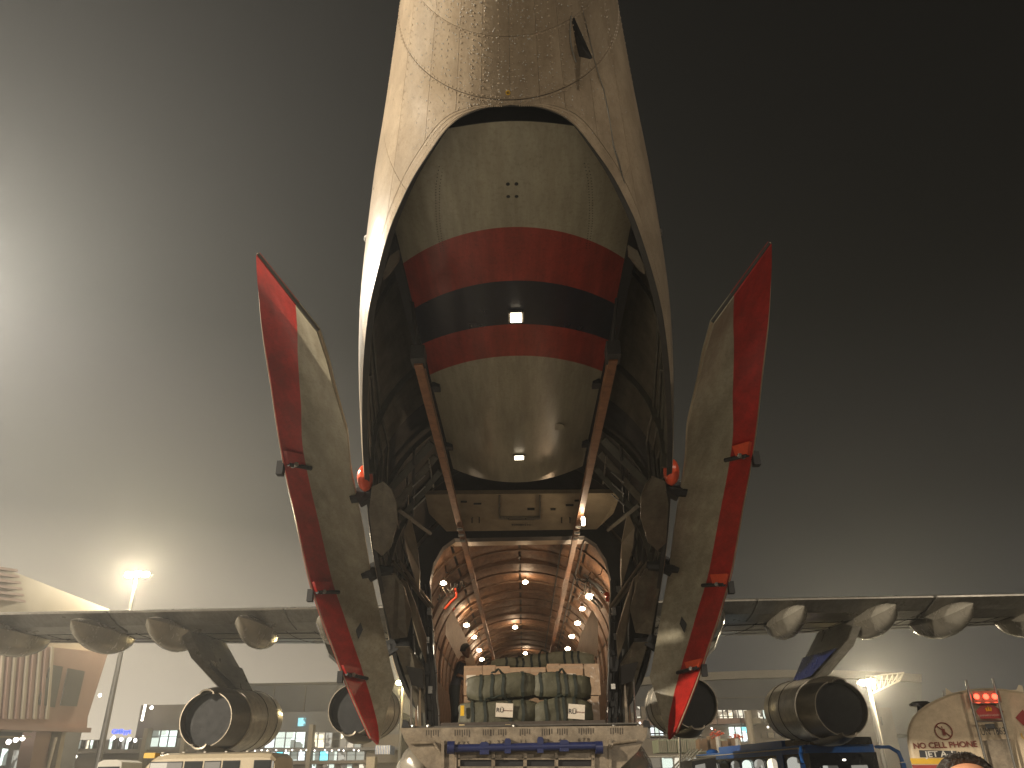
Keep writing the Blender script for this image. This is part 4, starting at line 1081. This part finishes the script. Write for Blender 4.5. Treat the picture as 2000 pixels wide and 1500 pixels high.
# ================================================================== blue bus
Fa = P(1592, 1500, Y=29.5); Ra = P(1362, 1500, Y=41)
Lv = Vector((Ra.x-Fa.x, Ra.y-Fa.y, 0)); BL = Lv.length; Lv.normalize(); Wv = Vector((Lv.y, -Lv.x, 0)); 
B0 = Vector((Fa.x, Fa.y, 0))
bus = empty('airport_bus', B0, 'blue and black airport bus with arched windows and drooping mirrors, parked right of the plane', 'bus')
bh = P(1600, 1453, Y=29.5).z
def BP(w, l, h): return B0+Wv*w+Lv*l+Vector((0, 0, h))
def bbox(name, w0, w1, l0, l1, h0, h1, m_, bev=.03, par=None):
    pts = [BP(w0, l0, h0), BP(w1, l0, h0), BP(w1, l1, h0), BP(w0, l1, h0)]
    return MB().prism(pts, (0, 0, h1-h0)).build(name, m_, par or bus, bevel=bev)
bbox('body', .04, 2.56, .35, BL, .35, bh-.27, 'busblack', .10)
bbox('skirt', 0, 2.6, .3, BL+.02, .35, 1.15, 'busblue', .05)
bbox('roof', 0.0, 2.60, .5, BL, bh-.27, bh, 'busblue', .06)
bbox('drip_rail', -.03, -.002, .5, BL, bh-.12, bh-.08, 'white', .01)
bbox('roof_pod', .35, 2.2, 3.0, 9.5, bh, bh+.24, 'busblue', .10)
bbox('destination_box', .3, 2.4, .2, 2.6, bh-.02, bh+.22, 'busblack', .14)
bbox('front_pillar_stripe', -.012, .02, 2.35, 2.85, 1.0, bh-.16, 'busblue', .01)
MB().ball(BP(.5, BL-.9, bh+.05), (.3, .3, .16), 14, 8).build('roof_hatch', 'busblue', bus)
MB().ball(BP(1.4, .9, bh+.3), (.09, .09, .07), 10, 6).build('amber_lamp', 'yellow', bus)
# windscreen wraps round the front
ws = MB()
ws.prism([BP(.1, .30, 1.2), BP(2.5, .30, 1.2), BP(2.42, .52, bh-.35), BP(.18, .52, bh-.35)], -Lv*.03); ws.build('windscreen', 'busglass', bus)
for (w0, w1) in ((.45, 1.05), (1.5, 2.15)):
    MB().prism([BP(w0, .26, 1.5), BP(w1, .26, 1.5), BP(w1-.03, .38, bh-.60), BP(w0+.03, .38, bh-.60)], -Lv*.012).build('lit_pane', 'litbus', bus)
MB().box(BP(1.3, .33, bh-.5), (.10, .02, .05)).build('front_lamp', 'farlamp', bus)
# side windows: arched panes
n = 0; l = 1.0
for wdt, gl in ((1.05, 'litbus'), (0, None), (.95, 'litwarm'), (1.0, 'litbus'), (1.0, 'litcool'), (1.0, 'litbus'), (1.0, 'busglass'), (1.0, 'litbus'), (1.0, 'busglass')):
    if wdt:
        pts = [BP(-.012, l, 1.25), BP(-.012, l+wdt, 1.25), BP(-.012, l+wdt, bh-.52)]+[BP(-.012, l+wdt/2+wdt/2*math.cos(a), bh-.52+.18*math.sin(a)) for a in (PI*.15, PI*.3, PI*.5, PI*.7, PI*.85)]+[BP(-.012, l, bh-.52)]
        wn = MB().prism(pts, Wv*.03).build('window', gl, bus)
        MB().tube(pts+[pts[0]], .02, 5).build('window_frame', 'busblack', wn)
    l += wdt+.22 if wdt else .55
for w_, sg in ((-.05, -1), (2.65, 1)):
    pts = [BP(w_, .5, bh-.1), BP(w_+sg*.30, .1, bh-.12), BP(w_+sg*.45, -.15, bh-.3), BP(w_+sg*.48, -.2, bh-.6)]
    MB().tube(pts, [.05, .06, .07, .07], 10).box(BP(w_+sg*.48, -.2, bh-.85), (.14, .14, .45)).build('mirror', 'busblue', bus, bevel=.03)
for l_ in (2.4, BL-2.8):
    for w_ in (.15, 2.45):
        MB().tube([BP(w_-.14, l_, .5), BP(w_+.14, l_, .5)], .5, 20).build('wheel', 'black', bus, bevel=.03)

# small shuttle behind bus
sh = empty('passenger_shuttle', P(1400, 1500, Y=27)-Vector((0, 0, P(1400, 1500, Y=27).z)), 'dark shuttle cabin with pale frame in front of the blue bus at its rear end', 'shuttle')
c0 = P(1385, 1480, Y=26); zt = c0.z
pts = [Vector((P(1345, 1500, Y=26).x, 26, .4)), Vector((P(1400, 1500, Y=26).x, 26, .4)), Vector((P(1400, 1500, Y=26).x, 26, zt)), Vector((P(1345, 1500, Y=26).x+.12, 26, zt-.06))]
MB().prism(pts, (0, 2.0, 0)).build('body', 'busblack', sh, bevel=.08)
a, b = pts[3], pts[2]
MB().tube([a+Vector((0, -.03, 0)), b+Vector((0, -.03, .03))], .03, 8).build('roof_trim', 'white', sh)
MB().prism([Vector((pts[0].x+.12, 25.97, 1.1)), Vector((pts[0].x+.5, 25.97, 1.1)), Vector((pts[0].x+.5, 25.97, zt-.15)), Vector((pts[0].x+.2, 25.97, zt-.2))], (0, -.01, 0)).build('window', 'litbus', sh)
for dx in (.25, .85):
    MB().tube([Vector((pts[0].x+dx, 26.0, .32)), Vector((pts[0].x+dx, 26.2, .32))], .32, 16).build('wheel', 'black', sh)

# ================================================================== cream minibus at the left
M0 = P(285, 1500, Y=24.5); M1 = P(540, 1500, Y=24.5); mz = P(400, 1469, Y=24.5).z
mbus = empty('minibus', (M0.x, 24.5, 0), 'cream minibus with rounded roof, parked under the left outer engine', 'minibus')
mw = M1.x-M0.x
def rr_prof(y, s_=1, dz_=0):
    pts = [(0, .5), (mw, .5), (mw, 1.6), (mw-.07, mz-.16), (mw-.22, mz-.03), (mw-.5, mz), (.5, mz), (.18, mz-.05), (-.05, mz-.3), (-.28, 1.6), (-.32, 1.2)]
    return [Vector((M0.x+mw/2+(x-mw/2)*s_, y, z-(0 if z < mz-.4 else dz_))) for x, z in pts]
MB().loft([rr_prof(24.6, .98, .10), rr_prof(24.5, 1, .16), rr_prof(24.62, 1, .05), rr_prof(24.85, 1, 0), rr_prof(26.3, 1, 0), rr_prof(26.5, .99, .1)][1:], True, True, smooth=False).build('body', 'cream', mbus, bevel=.03)
MB().box((M0.x+.02, 24.7, mz-.06), (.32, .35, .14)).build('route_board', 'yellow', mbus, bevel=.05)
for (x0, x1, m_) in ((.10, 1.05, 'litwarm'), (1.10, 1.62, 'glass'), (1.67, 2.15, 'litwarm'), (2.2, 2.7, 'glass'), (3.1, 3.6, 'glass'), (3.65, mw-.12, 'litbus')):
    w = MB().box((M0.x+(x0+x1)/2, 24.49, mz-.62), (x1-x0-.04, .02, .72)).build('window', m_, mbus, bevel=.02)
    MB().box((M0.x+(x0+x1)/2, 24.495, mz-.62), (x1-x0, .018, .78)).build('window_frame', 'black', w)
for x in (.9, mw-.9): MB().tube([(M0.x+x, 24.5, .38), (M0.x+x, 24.75, .38)], .38, 18).build('wheel', 'black', mbus, bevel=.03)
for k in range(7): MB().box((M0.x+.3+k*.62, 24.75, mz+.01), (.06, .05, .03)).build('roof_marker', 'white', mbus)
# white van further left
V0 = P(185, 1500, Y=38); V1 = P(240, 1500, Y=38); vz = P(210, 1484, Y=38).z
van = MB().loft([[Vector((x, y, z)) for x, z in ((V0.x, .4), (V1.x, .4), (V1.x, 1.5), (V1.x-.1, vz-.1), (V1.x-.35, vz), (V0.x+.35, vz), (V0.x+.12, vz-.1), (V0.x, 1.5))] for y in (38, 38.2, 40, 40.1)], True, True, smooth=False)
vo = van.build('van', 'white', None, bevel=.05); tag(vo, 'white van roof low in the haze, left of the cream minibus', 'van')
MB().box(((V0.x+V1.x)/2, 37.99, vz-.5), (V1.x-V0.x-.3, .02, .45)).build('rear_window', 'glass', vo)
for x in (V0.x+.3, V1.x-.3): MB().tube([(x-.1, 38.3, .33), (x+.1, 38.3, .33)], .33, 16).build('wheel', 'black', vo)

# ================================================================== terminal, left terracotta wing
TA = empty('terminal_wing', (-32, 55, 0), 'hazy terracotta terminal wing at the far left with louvres and sloping eaves', 'building')
XW = -32.0
def WP(u, v, off=0): return P(u, v, x=XW+off)
def wpoly(name, pl, th, m_, off=0, par=None): return MB().prism([WP(u, v, off) for u, v in pl], (th, 0, 0)).build(name, m_, par or TA)
wpoly('upper_wall', ((-200, 1040), (0, 1106), (213, 1190), (163, 1425), (0, 1421), (-200, 1405)), -8, 'pale')
wpoly('terracotta_face', ((-200, 1240), (0, 1255), (205, 1275), (165, 1400), (163, 1424), (0, 1420), (-200, 1404)), .25, 'pink', .002)
wpoly('eaves_band', ((-200, 1400), (0, 1417), (163, 1422), (161, 1431), (0, 1426), (-200, 1412)), .6, 'pink', .01)
for pl in (((98, 1298), (122, 1302), (106, 1382), (72, 1376)), ((132, 1305), (165, 1311), (149, 1380), (117, 1378))):
    w = wpoly('window', pl, .05, 'frame', .30)
for k in range(9):
    u = -5+k*12; wpoly('wall_slat', ((u+8, 1262), (u+12, 1263), (u+1, 1405), (u-4, 1404)), .12, 'pink' if k % 2 else 'pale', .27)
for k in range(6):
    v = 1112+k*12; wpoly('louvre_blade', ((-60, v-12), (22+k*3.0, v), (24+k*3.0, v+5), (-60, v-6)), .4, 'pink', .02)
for (u0, u1) in ((62, 100), (112, 128)):
    wpoly('pillar', ((u0+10, 1424), (u1+2, 1425), (u1-22, 1560), (u0-16, 1560)), -.9, 'pink' if u0 < 100 else 'pale', -.5)
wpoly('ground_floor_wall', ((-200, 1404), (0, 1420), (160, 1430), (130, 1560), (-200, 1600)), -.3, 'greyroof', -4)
for (a, b, c, d) in ((0, 1424, 60, 1436), (0, 1440, 58, 1446)):
    wpoly('soffit_batten', ((a-100, b-4), (c, d-8), (c, d-5), (a-100, b)), .1, 'pale', -.5)
for (u, v) in ((17, 1449), (31, 1445), (44, 1442), (58, 1438)):
    MB().ball(WP(u, v, -1), .16, 8, 6).build('downlight', 'farlamp', TA)
for (u0, v0, u1, v1, m_) in ((2, 1462, 12, 1495, 'litcool'), (24, 1465, 34, 1500, 'litbus'), (50, 1452, 64, 1473, 'litwarm')):
    w = wpoly('window', ((u0+3, v0), (u1+3, v0+1), (u1-3, v1), (u0-4, v1)), .05, m_, -3.6)
wpoly('door_frame', ((106, 1440), (110, 1440), (94, 1500), (91, 1500)), .1, 'white', -.3)

# ================================================================== far terminal
YT = 92.0
FT = empty('airport_terminal', (0, YT, 0), 'long hazy airport terminal behind the plane with two lit glass storeys', 'building')
def XY(u, v, Y=YT): return P(u, v, Y=Y)
def zof(v, Y=YT): return P(CX(v), v, Y=Y).z
def xof(u, v, Y=YT): return P(u, v, Y=Y).x
def fbox(name, u0, v0, u1, v1, Y, dep, m_, par=None, bev=0, vm=None):
    """upright box whose front stands at Y and covers the pixel span at its mid height"""
    vmid = vm or (v0+v1)/2
    x0, x1 = P(u0, vmid, Y=Y).x, P(u1, vmid, Y=Y).x; z1, z0 = P((u0+u1)/2, v0, Y=Y).z, max(0, P((u0+u1)/2, v1, Y=Y).z)
    return MB().box(((x0+x1)/2, Y+dep/2, (z0+z1)/2), (x1-x0, dep, z1-z0)).build(name, m_, par, bevel=bev)
fbox('main_hall', 120, 1440, 780, 1560, YT+1, 22, 'wall', FT)
fbox('upper_storey', 270, 1376, 420, 1440, YT+2, 16, 'wall', FT)
fbox('roof_block', 455, 1390, 780, 1440, YT+6, 20, 'greyroof', FT)
def windows(u0, u1, v0, v1, n, mats_, Y, par, mull=True, tran=None, dv=0):
    for k in range(n):
        a = u0+(u1-u0)*k/n; b = u0+(u1-u0)*(k+1)/n
        w = fbox('window', a+1.2, v0+dv*k, b-1.2, v1+dv*k, Y, .12, mats_[k % len(mats_)], par)
        if mull:
            fbox('mullion', b-.9, v0+dv*k-1, b+.9, v1+dv*k, Y-.12, .2, 'frame', w)
        if tran: fbox('transom', a, tran+dv*k, b, tran+dv*k+1, Y-.12, .15, 'frame', w)
windows(278, 345, 1427, 1458, 4, ['litcool'], YT+.6, FT, tran=1438)
windows(127, 190, 1446, 1462, 8, ['litcool', 'glass', 'litwarm'], YT+.6, FT)
windows(212, 268, 1442, 1463, 7, ['litcool', 'glass', 'glass', 'litbus'], YT+.6, FT)
windows(478, 596, 1430, 1460, 6, ['wall', 'litwarm', 'litcyan', 'litcool', 'litcool', 'litcool'], YT+.6, FT, tran=1441)
windows(606, 706, 1431, 1460, 7, ['litwarm', 'litwarm', 'litbus', 'glass', 'litwarm', 'litwarm', 'litcool'], YT+.6, FT, tran=1443)
windows(480, 596, 1467, 1485, 8, ['litcyan', 'litcool', 'litcool', 'litcyan'], YT+.6, FT, tran=1474)
windows(606, 712, 1468, 1485, 6, ['litcool', 'litcyan', 'litcool', 'litbus', 'litcool', 'litcool'], YT+.6, FT, tran=1474)
windows(606, 712, 1493, 1500, 9, ['litcool', 'wall', 'litwarm2'], YT+.6, FT, mull=False)
windows(400, 470, 1450, 1466, 7, ['litcool', 'wall', 'litbus', 'wall', 'litcool', 'litcool', 'wall'], YT+.6, FT, mull=False)
fbox('lit_signboard', 582, 1402, 596, 1418, YT+5.5, .2, lit('cyan_signboard', (.35, .9, .95), (.25, .75, .85), 1.1, 4), FT)
fbox('floor_band', 455, 1461, 780, 1467, YT-.5, 1.5, 'greyroof', FT)
fbox('floor_band', 455, 1486, 780, 1492, YT-.5, 1.5, 'wall', FT)
fbox('floor_band', 120, 1464, 455, 1470, YT-.2, 1.2, 'wall', FT)
for u in (273, 350, 601): fbox('column', u-4, 1415 if u > 500 else 1422, u+4, 1560, YT-.8, 1.2, 'pale', FT)
fbox('column', 713, 1478, 730, 1560, YT-12, 1.5, 'pale', FT)
for k in range(16):
    MB().ball(P(480+k*15+random.uniform(-5, 5), 1465+(k % 2), Y=YT-.7), .08, 6, 5).build('downlight', 'farlamp', FT)
for (u, v) in ((131, 1445), (151, 1444), (203, 1450), (222, 1441), (237, 1444), (253, 1444), (147, 1478), (296, 1382), (195, 1358), (264, 1446)):
    MB().ball(P(u, v, Y=YT-1), .2, 6, 5).build('downlight', 'farlamp', FT)
MB().tube([P(284, 1376, Y=YT), P(277, 1408, Y=YT)], .12, 6).build('light_pole', 'farlamp', FT)
text('GMRyyt', 'sign_letters', FT, frame4(P(237, 1429, Y=YT-.4), (1, 0, 0), (0, 0, 1), (0, -1, 0)), .62, 'bluesign', .05, bold=.01)
# blue clad block at the right end of the left hall
fbox('blue_clad_block', 733, 1456, 762, 1473, YT-6, 3, 'busblue', FT)
for k in range(9): fbox('clad_rib', 734+k*3.2, 1456, 735.2+k*3.2, 1473, YT-6.15, .15, 'white', FT)

# hangar roofs
HG = empty('hangar', (10, 120, 0), 'wide grey hangar roof with pale eaves strip in the haze behind the terminal', 'hangar')
fbox('roof', 470, 1335, 1030, 1420, 118, 30, 'greyroof', HG)
fbox('eaves_strip', 470, 1330, 1030, 1334, 117.5, 1, 'wall', HG)
rg = []
for k in range(17):
    q = k/16; u = 1180+620*q; v = 1342-34*math.sin(PI*(.12+q*.62)); rg.append((u, v))
for y_, dv, m_, nm in ((112, 0, 'pale', 'eaves_strip'), (113, 14, 'greyroof', 'roof')):
    MB().loft([[P(u, v+dv, Y=y_), P(u, v+(15 if dv == 0 else 120), Y=y_), P(u, v+(15 if dv == 0 else 120), Y=y_)+Vector((0, 4 if dv == 0 else 28, 0)), P(u, v+dv, Y=y_)+Vector((0, 4 if dv == 0 else 28, 0))] for u, v in rg], True, True, smooth=False).build(nm, m_, HG)
fbox('roof_rib', 1250, 1362, 1560, 1364, 112.7, .2, 'wall', HG)
fbox('roof_rib', 1250, 1392, 1500, 1393.5, 112.7, .2, 'wall', HG)

# right terminal
RT = empty('departure_hall', (25, 96, 0), 'right part of the terminal with balcony windows, pink bands and a round column', 'building')
YR = 90
fbox('hall_wall', 1240, 1386, 1760, 1560, YR+1, 14, 'wall', RT)
windows(1240, 1330, 1380, 1402, 8, ['litwarm2', 'wall', 'litwarm2'], YR+.6, RT, mull=False)
windows(1402, 1462, 1387, 1404, 6, ['litwarm2', 'litwarm2', 'litwarm', 'litwarm2'], YR+.6, RT)
windows(1480, 1510, 1387, 1403, 3, ['litwarm2', 'litcool'], YR+.6, RT, mull=False)
fbox('balcony_band', 1240, 1404, 1456, 1415, YR-1.5, 2.5, 'pink', RT)
fbox('balcony_band', 1470, 1402, 1486, 1413, YR-1.5, 2.5, 'pale', RT)
windows(1270, 1296, 1420, 1436, 3, ['litcyan', 'litcool'], YR+.6, RT)
windows(1424, 1462, 1420, 1448, 3, ['litcool', 'litcool', 'litcyan'], YR+.6, RT, tran=1431)
windows(1486, 1540, 1431, 1441, 4, ['wall', 'pale'], YR+.6, RT)
cc = P(1466, 1430, Y=YR-3); MB().tube([(cc.x, cc.y, 0), (cc.x, cc.y, P(1466, 1388, Y=YR-3).z)], .38, 16).build('column', 'pale', RT)
windows(1700, 1738, 1455, 1470, 12, ['litwarm2', 'wall'], 95, RT, mull=False)
fbox('cornice', 1690, 1432, 1752, 1434, 94, .6, 'pale', RT); fbox('cornice', 1640, 1441, 1700, 1443, 94, .6, 'pale', RT)
fbox('pale_block', 1738, 1432, 1765, 1560, 94.5, 4, 'greyroof', RT)
for k in range(11):
    u = 1262+k*46
    fbox('balcony_post', u, 1400, u+1.6, 1416, YR-1.6, .15, 'frame', RT)
for (u0, v0, u1, m_) in ((1262, 1399.5, 1456, 'frame'), (1262, 1418, 1456, 'greyroof'), (1490, 1446, 1640, 'frame'), (1262, 1440, 1420, 'frame'), (1262, 1476, 1350, 'white')):
    fbox('hand_rail', u0, v0, u1, v0+1.3, YR-2, .15, m_, RT)
for (u, v) in ((1300, 1424), (1340, 1421), (1390, 1423), (1500, 1420), (1530, 1419), (1560, 1447), (1600, 1446), (1250, 1412)):
    MB().ball(P(u, v, Y=YR-2), .10, 6, 5).build('downlight', 'farlamp', RT)
for k in range(4):
    fbox('shop_front', 1270+k*24, 1480, 1290+k*24, 1500, YR+.5, .2, ('litwarm', 'litcool', 'litwarm2', 'litbus')[k], RT)
for k in range(9):
    fbox('roof_rib', 470+k*62, 1340, 472+k*62, 1392, 117.8, .25, 'wall', HG)
# green sheet containers and crates
for k in range(7):
    o = fbox('container', 1285+k*19, 1444, 1303+k*19, 1470, 70, 3, 'green', None, .03)
    tag(o, ['pale green sheet container, first in the row left of the bus', 'second green sheet container from the left', 'third green sheet container from the left', 'green container in the middle of the row', 'third green container from the right end', 'second green container from the right end', 'rightmost green container half hidden by the bus'][k], 'container', 'pale green containers')
    for j in range(5): fbox('corrugation', 1287+k*19+j*3.4, 1446, 1288.2+k*19+j*3.4, 1469, 69.9, .1, 'pale', o)
for k, (u, v, w, lb) in enumerate(((1366, 1443, 16, 'cardboard crate beside the railing, left of the plant with red flowers'), (1388, 1437, 14, 'tall cardboard crate below the first red flowers'), (1410, 1447, 12, 'small pale crate between the two flower pots'), (1430, 1441, 18, 'wide cardboard crate below the second red flowers'))):
    tag(fbox('crate', u, v, u+w, 1466, 60, 1.2, 'box', None, .03), lb, 'crate', 'crates behind the blue bus')
for (u, v, lb) in ((1401, 1434, 'left pot of bright red flowers'), (1439, 1438, 'right pot of bright red flowers')):
    c = P(u, v, Y=60); mb = MB(); rnd = random.Random(u)
    for k in range(36):
        q = c+Vector((rnd.gauss(0, .22), rnd.gauss(0, .15), rnd.gauss(0, .10))); mb.ball(q, rnd.uniform(.04, .08), 5, 4)
    po = empty('flower_pot', (c.x, 60, 0), lb+' behind the bus', 'plant', 'pots of red flowers')
    tag(mb.build('flowers', 'orange', po), kind='stuff'); MB().tube([(c.x, 60, 0), (c.x, 60, c.z-.15)], .18, 10).build('pot', 'white', po)
# stair with railings
st = empty('boarding_stair', P(1350, 1500, Y=50), 'steel boarding stair with diagonal handrails left of the bus', 'stairs')
for k in range(4):
    MB().tube([P(1312+k*7, 1502, Y=50+.4*k), P(1348+k*7, 1464, Y=53+.4*k)], .05, 6).build('handrail', 'steel', st)
MB().tube([P(1329, 1500, Y=50), P(1327, 1430, Y=50)], .07, 8).build('post', 'steel', st)
for v in (1433, 1440): MB().tube([P(1270, v, Y=52), P(1372, v-1, Y=52)], .04, 6).build('guard_rail', 'steel', st)
for k in range(12): MB().tube([P(1270+k*9, 1433, Y=52), P(1271+k*9, 1446, Y=52)], .03, 5).build('baluster', 'steel', st)

# ================================================================== floodlight masts
def mast(name, u, v, Y, label, heads, power, base_r=.16, truss=False, col=(1, .84, .58), lens=.30):
    p = P(u, v, Y=Y); o = empty(name, (p.x, p.y, 0), label, 'floodlight', 'apron floodlights')
    MB().tube([(p.x, p.y, 0), (p.x, p.y, p.z-.3)], [base_r*1.5, base_r*.7], 12).build('pole', 'frame', o)
    MB().box((p.x, p.y+.2, p.z), (heads*lens*2.3, .12, .14)).build('crossbar', 'steel', o, bevel=.02)
    for k in range(heads):
        c = Vector((p.x+(k-(heads-1)/2)*lens*2.1, p.y, p.z+.05*(k % 2)))
        h = MB().box(c+Vector((0, .15, .0)), (lens*1.7, .25, lens*1.3)).build('lamp_head', 'frame', o, bevel=.03)
        MB().ball(c+Vector((0, -.02, -.02)), (lens*.8, .10, lens*.6), 12, 8).build('lens', 'floodlens', h)
    lamp('floodlight_lamp', (p.x, p.y-.6, p.z-.25), power, col, .3)
    return o
mast('floodlight_mast', 268, 1122, 62, 'tall floodlight mast glowing brightly above the left wing', 3, 9000, .18, lens=.34)
mast('floodlight_mast', 787, 1333, 70, 'low yellow floodlight seen in the gap beside the left petal door', 2, 2500, .12, col=(1, .72, .30), lens=.30)
mast('floodlight_mast', 1694, 1333, 66, 'bright floodlight beside a lattice boom behind the right outer engine', 2, 7000, .14, lens=.34)
# lattice boom beside right lamp
tb = empty('lattice_boom', P(1700, 1350, Y=68), 'white lattice boom reaching right from the right floodlight', 'boom')
A1, A2, B1 = P(1690, 1322, Y=68), P(1765, 1314, Y=70), P(1700, 1356, Y=67.5)
mb = MB(); mb.tube([A1, A2], .07, 6); mb.tube([B1, P(1757, 1330, Y=70)], .07, 6); mb.tube([P(1757, 1330, Y=70), A2], .05, 6); mb.build('boom_chord', 'truss', tb)
for k in range(7):
    q = k/7; a = A1.lerp(A2, q); b = B1.lerp(P(1757, 1330, Y=70), q); c = A1.lerp(A2, (k+1)/7)
    MB().tube([a, b], .035, 5).tube([b, c], .035, 5).build('boom_brace', 'truss', tb)
MB().prism([A1, A2, P(1757, 1320, Y=70.5), P(1700, 1332, Y=69)], (0, .05, .03)).build('boom_grating', 'truss', tb)
MB().tube([Vector((B1.x, B1.y, 0)), B1], .15, 8).build('boom_post', 'truss', tb)
# masts of the lights outside the frame
for i, (l, p, c) in enumerate(FLOODS):
    o = empty('floodlight_mast', (l[0]-.2, l[1], 0), ('floodlight mast beyond the left edge that makes the haze glow', 'floodlight mast behind the camera on the right', 'floodlight mast behind the camera on the left')[i], 'floodlight', 'apron floodlights')
    MB().tube([(l[0]-.9, l[1], 0), (l[0]-.9, l[1], l[2]+.3)], .14, 10).build('pole', 'steel', o)
    MB().box((l[0]-.75, l[1], l[2]+.45), (1.2, .5, .12)).build('lamp_head', 'frame', o, bevel=.03)

# ================================================================== haze
hz = MB().box((5, 70, 14), (230, 190, 30)).build('haze', 'white', None)
hz.data.materials.clear()
hm = bpy.data.materials.new('haze_air'); hm.use_nodes = True; t = hm.node_tree; t.nodes.clear()
ho = t.nodes.new('ShaderNodeOutputMaterial'); hv = t.nodes.new('ShaderNodeVolumePrincipled')
hv.inputs['Color'].default_value = (.90, .93, .95, 1); hv.inputs['Density'].default_value = .0024; hv.inputs['Anisotropy'].default_value = .6
t.links.new(hv.outputs[0], ho.inputs['Volume']); hz.data.materials.append(hm)
hz['kind'] = 'stuff'
